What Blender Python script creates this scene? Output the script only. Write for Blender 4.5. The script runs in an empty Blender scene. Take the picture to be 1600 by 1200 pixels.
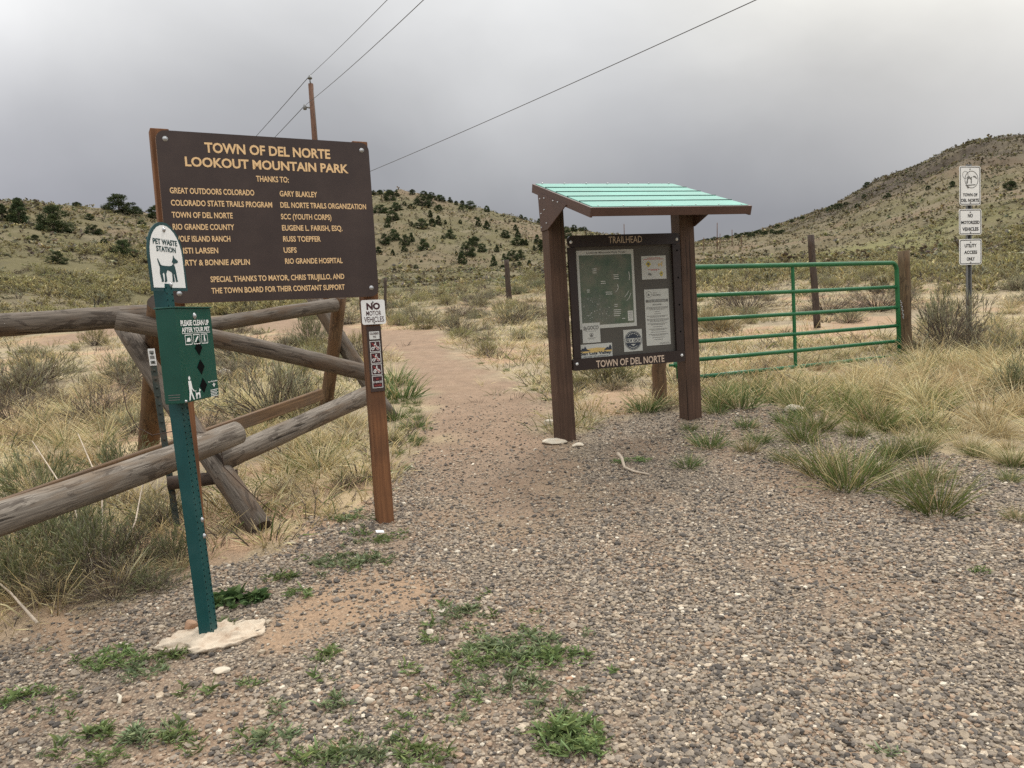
import bpy, bmesh, math, random
import numpy as np
from mathutils import Vector, Matrix

scene = bpy.context.scene
C = scene.collection
R = math.radians

# ------------------------------------------------------------------ camera
EYE = np.array([0.0, 0.0, 1.5])
_p, _r = R(4.5), R(3.1)
_fwd = np.array([0, math.cos(_p), -math.sin(_p)])
_r0 = np.array([1.0, 0, 0]); _u0 = np.cross(_r0, _fwd)
_rt = math.cos(_r) * _r0 - math.sin(_r) * _u0
_up = math.sin(_r) * _r0 + math.cos(_r) * _u0
cam_data = bpy.data.cameras.new('camera')
cam_data.sensor_fit = 'HORIZONTAL'; cam_data.sensor_width = 36; cam_data.lens = 27.0
cam_data.clip_start = 0.05; cam_data.clip_end = 6000
cam = bpy.data.objects.new('camera', cam_data); C.objects.link(cam)
cam.matrix_world = Matrix(((_rt[0], _up[0], -_fwd[0], 0), (_rt[1], _up[1], -_fwd[1], 0), (_rt[2], _up[2], -_fwd[2], 1.5), (0, 0, 0, 1)))
scene.camera = cam

# ------------------------------------------------------------------ light
SUN_EL, SUN_AZ = R(58), R(25)          # behind thin cloud, high and ahead to the right
sun_data = bpy.data.lights.new('sun', 'SUN')
sun_data.energy = 1.5; sun_data.angle = R(11); sun_data.color = (1.0, 0.96, 0.9)
sun = bpy.data.objects.new('sun', sun_data); C.objects.link(sun)
_sd = Vector((math.sin(SUN_AZ) * math.cos(SUN_EL), math.cos(SUN_AZ) * math.cos(SUN_EL), math.sin(SUN_EL)))
sun.rotation_euler = _sd.to_track_quat('Z', 'Y').to_euler(); sun.location = (20, 40, 60)
scene.view_settings.view_transform = 'Standard'; scene.view_settings.look = 'None'
scene.view_settings.gamma = 1.0; scene.view_settings.exposure = 0.24
scene.cycles.use_denoising = False
scene.cycles.max_bounces = 5; scene.cycles.diffuse_bounces = 3; scene.cycles.glossy_bounces = 2
scene.cycles.transmission_bounces = 2; scene.cycles.transparent_max_bounces = 4


def node(nt, kind, ins=None, **props):
    n = nt.nodes.new(kind)
    for k, v in props.items():
        setattr(n, k, v)
    for k, v in (ins or {}).items():
        s = n.inputs[k]
        if isinstance(v, bpy.types.NodeSocket):
            nt.links.new(v, s)
        else:
            s.default_value = v if not (isinstance(v, tuple) and len(v) == 3 and s.type == 'RGBA') else (*v, 1)
    return n


def ramp(nt, fac, stops, interp='LINEAR'):
    n = nt.nodes.new('ShaderNodeValToRGB')
    cr = n.color_ramp; cr.interpolation = interp
    while len(cr.elements) < len(stops):
        cr.elements.new(0.5)
    for e, (p, c) in zip(cr.elements, stops):
        e.position = p; e.color = (*c, 1) if len(c) == 3 else c
    nt.links.new(fac, n.inputs['Fac'])
    return n.outputs['Color']


def mth(nt, op, a, b=0.0, c=None, clamp=False):
    n = nt.nodes.new('ShaderNodeMath'); n.operation = op; n.use_clamp = clamp
    for i, v in enumerate((a, b) if c is None else (a, b, c)):
        if isinstance(v, bpy.types.NodeSocket):
            nt.links.new(v, n.inputs[i])
        else:
            n.inputs[i].default_value = v
    return n.outputs[0]


def mixc(nt, fac, a, b, blend='MIX'):
    n = nt.nodes.new('ShaderNodeMix'); n.data_type = 'RGBA'; n.blend_type = blend; n.clamp_factor = True
    for i, v in ((0, fac), (6, a), (7, b)):
        if isinstance(v, bpy.types.NodeSocket):
            nt.links.new(v, n.inputs[i])
        else:
            n.inputs[i].default_value = v if i == 0 else ((*v, 1) if len(v) == 3 else v)
    return n.outputs[2]


def build_world():
    w = bpy.data.worlds.new('World'); scene.world = w; w.use_nodes = True
    nt = w.node_tree; nt.nodes.clear()
    tc = node(nt, 'ShaderNodeTexCoord')
    d = node(nt, 'ShaderNodeVectorMath', {0: tc.outputs['Generated']}, operation='NORMALIZE').outputs[0]
    sp = node(nt, 'ShaderNodeSeparateXYZ', {0: d})
    x, y, z = sp.outputs
    # soft cloud masses: stretched noise, warped by a slower one
    m1 = node(nt, 'ShaderNodeMapping', {'Vector': d, 'Scale': (1.7, 1.7, 2.5), 'Location': (3.1, 0.4, 1.7)})
    n1 = node(nt, 'ShaderNodeTexNoise', {'Vector': m1.outputs[0], 'Scale': 1.5, 'Detail': 5.0, 'Roughness': 0.52, 'Distortion': 0.35})
    m2 = node(nt, 'ShaderNodeMapping', {'Vector': d, 'Scale': (1.0, 1.0, 2.0), 'Location': (7.7, 2.4, 0.3)})
    n2 = node(nt, 'ShaderNodeTexNoise', {'Vector': m2.outputs[0], 'Scale': 1.9, 'Detail': 2.0, 'Roughness': 0.45})
    zz = mth(nt, 'ADD', z, mth(nt, 'MULTIPLY', mth(nt, 'SUBTRACT', n2.outputs['Fac'], 0.5), 0.22))
    base = ramp(nt, zz, [(0.0, (0.222, 0.222, 0.243)), (0.12, (0.256, 0.256, 0.277)), (0.22, (0.39, 0.39, 0.402)),
                         (0.31, (0.57, 0.57, 0.572)), (0.42, (0.76, 0.76, 0.75)), (0.60, (0.95, 0.94, 0.92)), (1.0, (1.35, 1.33, 1.29))])
    # the rain-dark middle of the sky, and the thinner cloud to either side
    side = node(nt, 'ShaderNodeVectorMath', {0: d, 1: (0.05, 0.985, 0.165)}, operation='DOT_PRODUCT').outputs['Value']
    sb = node(nt, 'ShaderNodeMapRange', {'Value': side, 'From Min': 0.99, 'From Max': 0.74, 'To Min': 0.90, 'To Max': 1.36}, interpolation_type='SMOOTHSTEP').outputs[0]
    nz = node(nt, 'ShaderNodeMapRange', {'Value': n1.outputs['Fac'], 'From Min': 0.28, 'From Max': 0.72, 'To Min': 0.91, 'To Max': 1.16}).outputs[0]
    k = mth(nt, 'MULTIPLY', sb, nz)
    cl = node(nt, 'ShaderNodeVectorMath', {0: base, 'Scale': k}, operation='SCALE').outputs[0]
    glow = node(nt, 'ShaderNodeVectorMath', {0: d, 1: (0.56, 0.70, 0.44)}, operation='DOT_PRODUCT').outputs['Value']
    gl = node(nt, 'ShaderNodeMapRange', {'Value': glow, 'From Min': 0.86, 'From Max': 1.0}, interpolation_type='SMOOTHSTEP').outputs[0]
    cl = mixc(nt, gl, cl, node(nt, 'ShaderNodeVectorMath', {0: cl, 1: (1.27, 1.24, 1.15)}, operation='MULTIPLY').outputs[0])
    sky = node(nt, 'ShaderNodeTexSky', sky_type='NISHITA', sun_disc=False, sun_elevation=SUN_EL, sun_rotation=SUN_AZ)
    sk = node(nt, 'ShaderNodeVectorMath', {0: sky.outputs[0], 'Scale': 0.1}, operation='SCALE').outputs[0]
    out = mixc(nt, 0.95, sk, cl)
    bg = node(nt, 'ShaderNodeBackground', {'Color': out, 'Strength': 1.0})
    o = node(nt, 'ShaderNodeOutputWorld')
    nt.links.new(bg.outputs[0], o.inputs[0])


build_world()

# ------------------------------------------------------------------ materials
MATS = {}


def mat(name, fn):
    m = bpy.data.materials.new(name); m.use_nodes = True
    nt = m.node_tree; nt.nodes.clear()
    out = node(nt, 'ShaderNodeOutputMaterial')
    sh = fn(nt)
    nt.links.new(sh, out.inputs['Surface'])
    MATS[name] = m
    return m


def pbsdf(nt, col, rough=0.7, normal=None, metallic=0.0, spec=0.4):
    ins = {'Base Color': col, 'Roughness': rough, 'Metallic': metallic, 'Specular IOR Level': spec}
    if normal is not None:
        ins['Normal'] = normal
    return node(nt, 'ShaderNodeBsdfPrincipled', ins).outputs[0]


def bump(nt, h, strength=0.3, dist=0.01, normal=None):
    ins = {'Height': h, 'Strength': strength, 'Distance': dist}
    if normal is not None:
        ins['Normal'] = normal
    return node(nt, 'ShaderNodeBump', ins).outputs[0]


def painted(name, c, rough=0.45, var=0.12, scale=9.0, metallic=0.0, spec=0.4, dirt=None, dirt_amt=0.25, bmp=0.05):
    def f(nt):
        tc = node(nt, 'ShaderNodeTexCoord').outputs['Object']
        n = node(nt, 'ShaderNodeTexNoise', {'Vector': tc, 'Scale': scale, 'Detail': 6.0, 'Roughness': 0.6}).outputs['Fac']
        n2 = node(nt, 'ShaderNodeTexNoise', {'Vector': tc, 'Scale': scale * 9, 'Detail': 3.0}).outputs['Fac']
        lo = tuple(v * (1 - var) for v in c); hi = tuple(min(1, v * (1 + var)) for v in c)
        col = ramp(nt, n, [(0.3, lo), (0.7, hi)])
        if dirt:
            col = mixc(nt, mth(nt, 'MULTIPLY', ramp(nt, n, [(0.5, (0, 0, 0)), (0.72, (1, 1, 1))]), dirt_amt), col, dirt)
        rg = mth(nt, 'ADD', mth(nt, 'MULTIPLY', mth(nt, 'SUBTRACT', n, 0.5), 0.35), rough, clamp=True)
        return pbsdf(nt, col, rg, bump(nt, n2, bmp, 0.002), metallic, spec)
    return mat(name, f)


def sawn_wood(name, c_lo, c_hi, c_dark, rough=0.75, grain=1.0):
    """planed timber with the grain along local z"""
    def f(nt):
        tc = node(nt, 'ShaderNodeTexCoord').outputs['Object']
        rnd = node(nt, 'ShaderNodeObjectInfo').outputs['Random']
        off = node(nt, 'ShaderNodeVectorMath', {0: tc, 1: node(nt, 'ShaderNodeCombineXYZ', {0: mth(nt, 'MULTIPLY', rnd, 9), 1: 0.0, 2: mth(nt, 'MULTIPLY', rnd, 31)}).outputs[0]}, operation='ADD').outputs[0]
        mp = node(nt, 'ShaderNodeMapping', {'Vector': off, 'Scale': (70 * grain, 70 * grain, 2.2)}).outputs[0]
        n = node(nt, 'ShaderNodeTexNoise', {'Vector': mp, 'Scale': 1.0, 'Detail': 5.0, 'Roughness': 0.6}).outputs['Fac']
        n2 = node(nt, 'ShaderNodeTexNoise', {'Vector': off, 'Scale': 3.5, 'Detail': 4.0}).outputs['Fac']
        crk = node(nt, 'ShaderNodeTexNoise', {'Vector': node(nt, 'ShaderNodeMapping', {'Vector': off, 'Scale': (38, 38, 0.9)}).outputs[0], 'Scale': 1.0, 'Detail': 2.0}).outputs['Fac']
        col = ramp(nt, n, [(0.3, c_lo), (0.68, c_hi)])
        col = mixc(nt, ramp(nt, n2, [(0.42, (0, 0, 0)), (0.7, (0.75,) * 3)]), col, c_dark)
        ck = ramp(nt, crk, [(0.3, (1, 1, 1)), (0.34, (0, 0, 0))])
        col = mixc(nt, mth(nt, 'MULTIPLY', ck, 0.75), col, tuple(v * 0.35 for v in c_dark))
        h = mth(nt, 'SUBTRACT', mth(nt, 'MULTIPLY', n, 0.4), ck)
        return pbsdf(nt, col, rough, bump(nt, h, 0.35, 0.003), 0, 0.25)
    return mat(name, f)


def log_wood(name, grey_lo, grey_hi, brown, dark, bare=0.0):
    """weathered round timber: uv u runs round the log, v along it, both in metres"""
    def f(nt):
        uv = node(nt, 'ShaderNodeUVMap').outputs[0]
        rnd = node(nt, 'ShaderNodeObjectInfo').outputs['Random']
        off = node(nt, 'ShaderNodeVectorMath', {0: uv, 1: node(nt, 'ShaderNodeCombineXYZ', {0: mth(nt, 'MULTIPLY', rnd, 5), 1: mth(nt, 'MULTIPLY', rnd, 23), 2: 0.0}).outputs[0]}, operation='ADD').outputs[0]

        def nz(sx, sy, det=4.0, dis=0.0, ro=0.55):
            mp = node(nt, 'ShaderNodeMapping', {'Vector': off, 'Scale': (sx, sy, 1)}).outputs[0]
            return node(nt, 'ShaderNodeTexNoise', {'Vector': mp, 'Scale': 1.0, 'Detail': det, 'Distortion': dis, 'Roughness': ro}).outputs['Fac']
        fib = nz(120, 5, 5); blot = nz(9, 2.4, 5); crk = nz(26, 1.6, 3, 0.6); bark = nz(16, 5, 6, 0.8, 0.65); knot = nz(14, 7, 1)
        col = ramp(nt, fib, [(0.32, grey_lo), (0.66, grey_hi)])
        col = mixc(nt, ramp(nt, blot, [(0.5 - bare, (0, 0, 0)), (0.62 - bare, (0.85,) * 3)]), col, brown)
        bk = ramp(nt, bark, [(0.56, (0, 0, 0)), (0.6, (1, 1, 1))])
        col = mixc(nt, mth(nt, 'MULTIPLY', bk, 0.55), col, dark)
        ck = ramp(nt, crk, [(0.3, (1, 1, 1)), (0.335, (0, 0, 0))])
        col = mixc(nt, mth(nt, 'MULTIPLY', ck, 0.85), col, tuple(v * 0.3 for v in dark))
        kn = ramp(nt, knot, [(0.73, (0, 0, 0)), (0.76, (1, 1, 1))])
        col = mixc(nt, mth(nt, 'MULTIPLY', kn, 0.7), col, dark)
        h = mth(nt, 'ADD', mth(nt, 'SUBTRACT', mth(nt, 'MULTIPLY', fib, 0.25), mth(nt, 'MULTIPLY', ck, 1.0)), mth(nt, 'MULTIPLY', bk, 0.35))
        return pbsdf(nt, col, 0.85, bump(nt, h, 0.6, 0.006), 0, 0.2)
    return mat(name, f)


def leafy(name, trans=0.25, rough=0.6, var=0.22, gain=1.0):
    """colour from the blades' own attribute, varied a little per plant"""
    def f(nt):
        a = node(nt, 'ShaderNodeAttribute', attribute_name='Col').outputs['Color']
        rnd = node(nt, 'ShaderNodeObjectInfo').outputs['Random']
        k = mth(nt, 'MULTIPLY', mth(nt, 'ADD', 1 - var / 2, mth(nt, 'MULTIPLY', rnd, var)), gain)
        c = node(nt, 'ShaderNodeVectorMath', {0: a, 'Scale': k}, operation='SCALE').outputs[0]
        h = node(nt, 'ShaderNodeHueSaturation', {'Hue': mth(nt, 'ADD', 0.49, mth(nt, 'MULTIPLY', rnd, 0.02)), 'Saturation': 1.0, 'Value': 1.0, 'Color': c}).outputs[0]
        b = pbsdf(nt, h, rough, None, 0, 0.15)
        t = node(nt, 'ShaderNodeBsdfTranslucent', {'Color': h}).outputs[0]
        return node(nt, 'ShaderNodeMixShader', {0: trans, 1: b, 2: t}).outputs[0]
    return mat(name, f)


def plain(name, c, rough=0.5, metallic=0.0, spec=0.4):
    return mat(name, lambda nt: pbsdf(nt, (*c, 1), rough, None, metallic, spec))


# ------------------------------------------------------------------ noise for the terrain
def vnoise(x, y, seed=0):
    xi = np.floor(x).astype(np.int64); yi = np.floor(y).astype(np.int64)
    fx = x - xi; fy = y - yi
    fx = fx * fx * fx * (fx * (fx * 6 - 15) + 10); fy = fy * fy * fy * (fy * (fy * 6 - 15) + 10)

    def h(a, b):
        n = (a * 374761393 + b * 668265263 + seed * 1442695041) & 0xFFFFFFFF
        n = ((n ^ (n >> 13)) * 1274126177) & 0xFFFFFFFF
        n = ((n ^ (n >> 16)) * 2246822519) & 0xFFFFFFFF
        return ((n ^ (n >> 15)) & 0xFFFFFF) / float(0xFFFFFF)
    a = h(xi, yi); b = h(xi + 1, yi); c = h(xi, yi + 1); d = h(xi + 1, yi + 1)
    return (a * (1 - fx) + b * fx) * (1 - fy) + (c * (1 - fx) + d * fx) * fy


def fbm(x, y, seed=0, oct=4, gain=0.5):
    s = 0.0; a = 1.0; t = 0.0
    for o in range(oct):
        s = s + a * vnoise(x * 2 ** o + 17.3 * o, y * 2 ** o - 9.1 * o, seed + o); t += a; a *= gain
    return s / t


def sstep(a, b, x):
    t = np.clip((x - a) / (b - a), 0, 1)
    return t * t * (3 - 2 * t)


# ------------------------------------------------------------------ terrain
def pix_ray(u, v):
    return _fwd + _rt * (u - 800) / 1200.0 + _up * (600 - v) / 1200.0


# skyline: photo column, row, distance of the crest, distance of the slope's foot
_sky = [(-1400, 330, 120, 45), (-700, 318, 115, 42), (-300, 314, 112, 40), (0, 312, 108, 38), (60, 316, 110, 38), (130, 322, 112, 40), (200, 330, 115, 42),
        (250, 336, 120, 46), (330, 332, 150, 60), (430, 318, 185, 80), (520, 306, 205, 95), (585, 299, 215, 104), (625, 298, 220, 107), (660, 303, 220, 107),
        (700, 313, 220, 107), (740, 322, 222, 108), (780, 331, 224, 108), (830, 344, 226, 110), (880, 356, 232, 112), (930, 363, 250, 115),
        (985, 371, 300, 118), (1030, 377, 400, 122), (1090, 380, 560, 125), (1140, 373, 540, 120), (1180, 363, 520, 112), (1240, 344, 480, 104), (1300, 323, 450, 96),
        (1345, 297, 430, 92), (1375, 280, 420, 90), (1410, 268, 415, 86), (1440, 255, 410, 84), (1480, 236, 405, 78), (1520, 222, 400, 74), (1560, 216, 400, 70), (1600, 213, 398, 66),
        (1750, 205, 390, 60), (2100, 230, 380, 58), (2800, 330, 380, 60), (4200, 420, 400, 80)]
_az, _tan, _rd, _ft = [], [], [], []
for u, v, rd, ft in _sky:
    r = pix_ray(u, v); _az.append(math.atan2(r[0], r[1])); _tan.append(r[2] / math.hypot(r[0], r[1])); _rd.append(rd); _ft.append(ft)
_az = np.array(_az); _tan = np.array(_tan); _rd = np.array(_rd, float); _ft = np.array(_ft, float)


def terrain(x, y):
    x = np.asarray(x, float); y = np.asarray(y, float)
    r = np.hypot(x, y); az = np.arctan2(x, y)
    T = np.interp(az, _az, _tan); D = np.interp(az, _az, _rd); Fo = np.interp(az, _az, _ft)
    plane = np.where(y > 0, 0.08 * y, 0.03 * y)
    zr = EYE[2] + T * D
    pD = np.where(y > 0, 0.08 * D * np.cos(az), 0.0)
    t = np.clip((r - Fo) / (D - Fo), 0, 1)
    up_ = np.maximum(zr - pD, 0) * t ** 1.13
    z = plane + up_
    back = np.clip(r - D, 0, None)
    front = sstep(math.pi * 0.62, math.pi * 0.4, np.abs(az))
    z = np.where(back > 0, zr - back * 0.16 + 0 * z, z)
    z = z * front + plane * (1 - front)
    # relief: hummocks in the scrub, gullies and ledges on the hills
    far = sstep(14, 60, r)
    taper = 1 - 0.75 * sstep(0.8, 1.0, r / D)
    z = z + far * taper * (fbm(x / 16, y / 16, 5, 4) - 0.5) * np.clip(r * 0.022, 0, 5.5)
    z = z + far * (fbm(x / 3.1, y / 3.1, 9, 3) - 0.5) * np.clip(r * 0.006, 0, 1.3)
    rock = sstep(0.30, 0.42, az) * sstep(150, 330, r)
    z = z + rock * (np.abs(fbm(x / 26, y / 12, 12, 4) - 0.5)) * 6.0 * taper
    # near the trailhead: soft swells, rougher off the gravel
    z = z + (fbm(x / 2.3, y / 2.3, 21, 3) - 0.5) * 0.07 * (1 - far)
    z = z + (fbm(x / 0.35, y / 0.35, 23, 3) - 0.5) * 0.018 * (1 - far)
    z = z + 0.085 * np.exp(-((x - 2.2) ** 2 / 1.6 + (y - 7.0) ** 2 / 1.2))
    z = z + 0.02 * sstep(4.0, 6.5, x) * sstep(6, 9, y) * (1 - far)
    z = z - 0.06 * sstep(-1.9, -3.0, x) * (1 - sstep(9, 14, y)) * sstep(0.5, 2, y)
    return z


def gz(x, y):
    return float(terrain(np.array([x]), np.array([y]))[0])


def spot(u, v, rmax=700):
    """where the photograph's point (u, v) meets the ground"""
    r = pix_ray(u, v); r = r / math.hypot(r[0], r[1])
    t = np.exp(np.linspace(math.log(1.2), math.log(rmax), 1500))
    px, py, pz = r[0] * t, r[1] * t, EYE[2] + r[2] * t
    below = pz <= terrain(px, py)
    if not below.any():
        az = math.atan2(r[0], r[1]); d = float(np.interp(az, _az, _rd)) * 0.985
        return np.array([d * math.sin(az), d * math.cos(az), gz(d * math.sin(az), d * math.cos(az))])
    i = int(np.argmax(below))
    a, b = t[max(i - 1, 0)], t[i]
    for _ in range(18):
        m = (a + b) / 2
        if EYE[2] + r[2] * m <= gz(r[0] * m, r[1] * m): b = m
        else: a = m
    return np.array([r[0] * b, r[1] * b, gz(r[0] * b, r[1] * b)])


def at(u, v, y):
    r = pix_ray(u, v)
    return EYE + r * (y / r[1])


# ------------------------------------------------------------------ object helpers
def tag(o, label=None, cat=None, group=None, kind=None):
    if label: o['label'] = label
    if cat: o['category'] = cat
    if group: o['group'] = group
    if kind: o['kind'] = kind
    return o


def empty(name, loc=(0, 0, 0), mtx=None):
    o = bpy.data.objects.new(name, None); C.objects.link(o)
    o.empty_display_size = 0.1
    if mtx is not None: o.matrix_world = mtx
    else: o.location = loc
    return o


def frame(c, yaw, lean=0.0, pit=0.0):
    """local x along the face, y into it, z up it"""
    ex = Vector((math.cos(yaw), math.sin(yaw), 0)); ez = Vector((0, 0, 1)); ey = ez.cross(ex)
    ez, ey = math.cos(pit) * ez + math.sin(pit) * ey, math.cos(pit) * ey - math.sin(pit) * ez
    ex, ez = math.cos(lean) * ex + math.sin(lean) * ez, math.cos(lean) * ez - math.sin(lean) * ex
    return Matrix(((ex.x, ey.x, ez.x, c[0]), (ex.y, ey.y, ez.y, c[1]), (ex.z, ey.z, ez.z, c[2]), (0, 0, 0, 1)))


def link_mesh(name, me, mats, parent=None):
    o = bpy.data.objects.new(name, me); C.objects.link(o)
    for m in (mats if isinstance(mats, (list, tuple)) else [mats]):
        me.materials.append(MATS[m])
    if parent is not None: o.parent = parent
    return o


class MB:
    """collects shapes that become one mesh"""

    def __init__(self):
        self.v = []; self.f = []; self.uv = []; self.mi = []; self.sm = []

    def face(self, idx, mi=0, uv=None, sm=False):
        self.f.append(idx); self.mi.append(mi); self.sm.append(sm)
        self.uv.extend(uv if uv else [(0, 0)] * len(idx))

    def box(self, c, s, ch=0.0, mi=0, axes=None):
        bm = bmesh.new(); bmesh.ops.create_cube(bm, size=1.0)
        bmesh.ops.scale(bm, vec=s, verts=bm.verts)
        if ch: bmesh.ops.bevel(bm, geom=bm.edges[:], offset=ch, segments=2, affect='EDGES', profile=0.5)
        M = Matrix.Translation(c) if axes is None else axes
        self.add_bm(bm, M, mi)
        return self

    def add_bm(self, bm, M=None, mi=0, sm=False):
        b = len(self.v)
        bm.verts.index_update()
        for v in bm.verts:
            self.v.append(tuple(M @ v.co if M is not None else v.co))
        for f in bm.faces:
            self.face([b + v.index for v in f.verts], mi, None, sm)
        bm.free()

    def prism(self, pts, y0, y1, mi=0, axis='y'):
        """a polygon in local xz drawn out along y"""
        n = len(pts); b = len(self.v)
        ar = sum(pts[i][0] * pts[(i + 1) % n][1] - pts[(i + 1) % n][0] * pts[i][1] for i in range(n))
        if ar < 0: pts = pts[::-1]
        put = (lambda p, q: (p[0], q, p[1])) if axis == 'y' else ((lambda p, q: (q, p[0], p[1])) if axis == 'x' else (lambda p, q: (p[0], p[1], q)))
        for q in (y0, y1):
            for p in pts: self.v.append(put(p, q))
        self.face([b + i for i in range(n)], mi)
        self.face([b + n + i for i in range(n)][::-1], mi)
        for i in range(n):
            j = (i + 1) % n
            self.face([b + j, b + i, b + n + i, b + n + j], mi)
        return self

    def flat(self, pts, y, mi=0):
        b = len(self.v)
        for p in pts: self.v.append((p[0], y, p[1]))
        self.face([b + i for i in range(len(pts))], mi)
        return self

    def disc(self, c, r, y, n=20, mi=0, rin=0.0):
        if rin <= 0:
            return self.flat([(c[0] + r * math.cos(2 * math.pi * i / n), c[1] + r * math.sin(2 * math.pi * i / n)) for i in range(n)], y, mi)
        for i in range(n):
            a, b_ = 2 * math.pi * i / n, 2 * math.pi * (i + 1) / n
            self.flat([(c[0] + q * math.cos(t), c[1] + q * math.sin(t)) for q, t in ((rin, a), (r, a), (r, b_), (rin, b_))], y, mi)
        return self

    def tube(self, pts, rad, n=12, mi=0, cap=True, rough=0.0, rng=None, mcap=None):
        pts = [Vector(p) for p in pts]
        if not isinstance(rad, (list, tuple)): rad = [rad] * len(pts)
        t0 = (pts[1] - pts[0]).normalized()
        a = t0.orthogonal().normalized(); dist = 0.0; rings = []
        ph = rng.uniform(0, 6) if rng else 0
        for i, p in enumerate(pts):
            t = (pts[min(i + 1, len(pts) - 1)] - pts[max(i - 1, 0)]).normalized()
            a = (a - t * a.dot(t)).normalized(); bb = t.cross(a)
            if i: dist += (p - pts[i - 1]).length
            ring = []
            for k in range(n):
                th = 2 * math.pi * k / n
                rr = rad[i]
                if rough and rng:
                    rr *= 1 + rough * (math.sin(2 * th + ph + dist * 2.3) * 0.5 + math.sin(3 * th - ph * 2 + dist * 5.1) * 0.35 + rng.uniform(-0.35, 0.35))
                ring.append(len(self.v)); self.v.append(tuple(p + a * math.cos(th) * rr + bb * math.sin(th) * rr))
            rings.append((ring, dist))
        for (r0, d0), (r1, d1), q in zip(rings[:-1], rings[1:], rad):
            for k in range(n):
                k2 = (k + 1) % n; u0 = 2 * math.pi * k / n * q; u1 = 2 * math.pi * (k + 1) / n * q
                self.face([r0[k], r0[k2], r1[k2], r1[k]], mi, [(u0, d0), (u1, d0), (u1, d1), (u0, d1)], True)
        if cap:
            for r, s in ((rings[0][0], -1), (rings[-1][0], 1)):
                idx = r if s > 0 else r[::-1]
                self.face(list(idx), mi if mcap is None else mcap, [(math.cos(2 * math.pi * k / n) * 0.07, math.sin(2 * math.pi * k / n) * 0.07) for k in range(n)])
        return self

    def build(self, name, mats, parent=None):
        me = bpy.data.meshes.new(name)
        me.from_pydata(self.v, [], self.f)
        me.polygons.foreach_set('material_index', self.mi)
        me.polygons.foreach_set('use_smooth', self.sm)
        uvl = me.uv_layers.new(name='UVMap')
        uvl.data.foreach_set('uv', [c for p in self.uv for c in p])
        me.update()
        return link_mesh(name, me, mats, parent)


def np_mesh(name, V, faces, col=None, mat_idx=None, smooth=False):
    """numpy vertices and a list of (m,k) face arrays -> mesh data"""
    me = bpy.data.meshes.new(name)
    V = np.asarray(V, np.float32)
    faces = [np.asarray(f, np.int32) for f in faces if len(f)]
    me.vertices.add(len(V)); me.vertices.foreach_set('co', V.ravel())
    loops = np.concatenate([f.ravel() for f in faces])
    tot = np.concatenate([np.full(len(f), f.shape[1], np.int32) for f in faces])
    st = np.concatenate([[0], np.cumsum(tot)[:-1]]).astype(np.int32)
    me.loops.add(len(loops)); me.loops.foreach_set('vertex_index', loops)
    me.polygons.add(len(tot)); me.polygons.foreach_set('loop_start', st)
    try: me.polygons.foreach_set('loop_total', tot)
    except Exception: pass
    if mat_idx is not None: me.polygons.foreach_set('material_index', np.asarray(mat_idx, np.int32))
    me.polygons.foreach_set('use_smooth', np.full(len(tot), smooth, bool))
    if col is not None:
        a = me.color_attributes.new('Col', 'FLOAT_COLOR', 'POINT')
        c4 = np.ones((len(V), 4), np.float32); c4[:, :3] = col
        a.data.foreach_set('color', c4.ravel())
    me.update(); me.validate()
    return me


_fc = {}


def _glyphs(s, bold):
    key = (s, bold)
    if key in _fc: return _fc[key]
    cu = bpy.data.curves.new('lettering', 'FONT'); cu.body = s; cu.size = 1.0; cu.offset = bold; cu.resolution_u = 3
    o = bpy.data.objects.new('lettering', cu); C.objects.link(o)
    dg = bpy.context.evaluated_depsgraph_get(); dg.update()
    me = bpy.data.meshes.new_from_object(o.evaluated_get(dg))
    vs = np.array([v.co[:2] for v in me.vertices]) if len(me.vertices) else np.zeros((0, 2))
    fs = [list(p.vertices) for p in me.polygons]
    bpy.data.objects.remove(o); bpy.data.curves.remove(cu); bpy.data.meshes.remove(me)
    _fc[key] = (vs, fs)
    return _fc[key]


_caph = {}


def letter(mb, s, x0, x1, z, cap, y, bold=0.02, mi=0, rot=None):
    """one line of lettering, capital height cap, from x0 to x1 on the plane at depth y"""
    vs, fs = _glyphs(s, bold)
    if bold not in _caph:
        h, _ = _glyphs('H', bold); _caph[bold] = (h[:, 1].min(), h[:, 1].max())
    a, b_ = _caph[bold]
    lx, hx = vs[:, 0].min(), vs[:, 0].max()
    b = len(mb.v)
    for p in vs:
        X = x0 + (p[0] - lx) / (hx - lx) * (x1 - x0); Z = z + (p[1] - a) / (b_ - a) * cap
        mb.v.append((X, y, Z))
    for f in fs: mb.face([b + i for i in f], mi)


def rrect(w, h, r, n=5, cx=0.0, cz=0.0):
    out = []
    for sx, sz, a0 in ((1, 1, 0), (-1, 1, 90), (-1, -1, 180), (1, -1, 270)):
        for i in range(n + 1):
            a = R(a0 + 90 * i / n)
            out.append((cx + sx * (w / 2 - r) + r * math.cos(a), cz + sz * (h / 2 - r) + r * math.sin(a)))
    return out


def rim(mb, outer, inner, y, mi=0):
    n = len(outer)
    for i in range(n):
        j = (i + 1) % n
        mb.flat([inner[i], outer[i], outer[j], inner[j]], y, mi)


def bolt_head(mb, x, z, y, r=0.012, mi=0):
    """a domed screw on a washer, facing -y"""
    b = len(mb.v); n = 12
    prof = [(r * 1.25, 0.0), (r * 1.25, 0.002), (r * 0.85, 0.0025), (r * 0.7, 0.006), (r * 0.3, 0.008)]
    for q, d in prof:
        for k in range(n):
            t = 2 * math.pi * k / n; mb.v.append((x + q * math.cos(t), y - d, z + q * math.sin(t)))
    for i in range(len(prof) - 1):
        for k in range(n):
            k2 = (k + 1) % n
            mb.face([b + i * n + k, b + i * n + k2, b + (i + 1) * n + k2, b + (i + 1) * n + k], mi, None, True)
    mb.face([b + (len(prof) - 1) * n + k for k in range(n)], mi)

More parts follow.
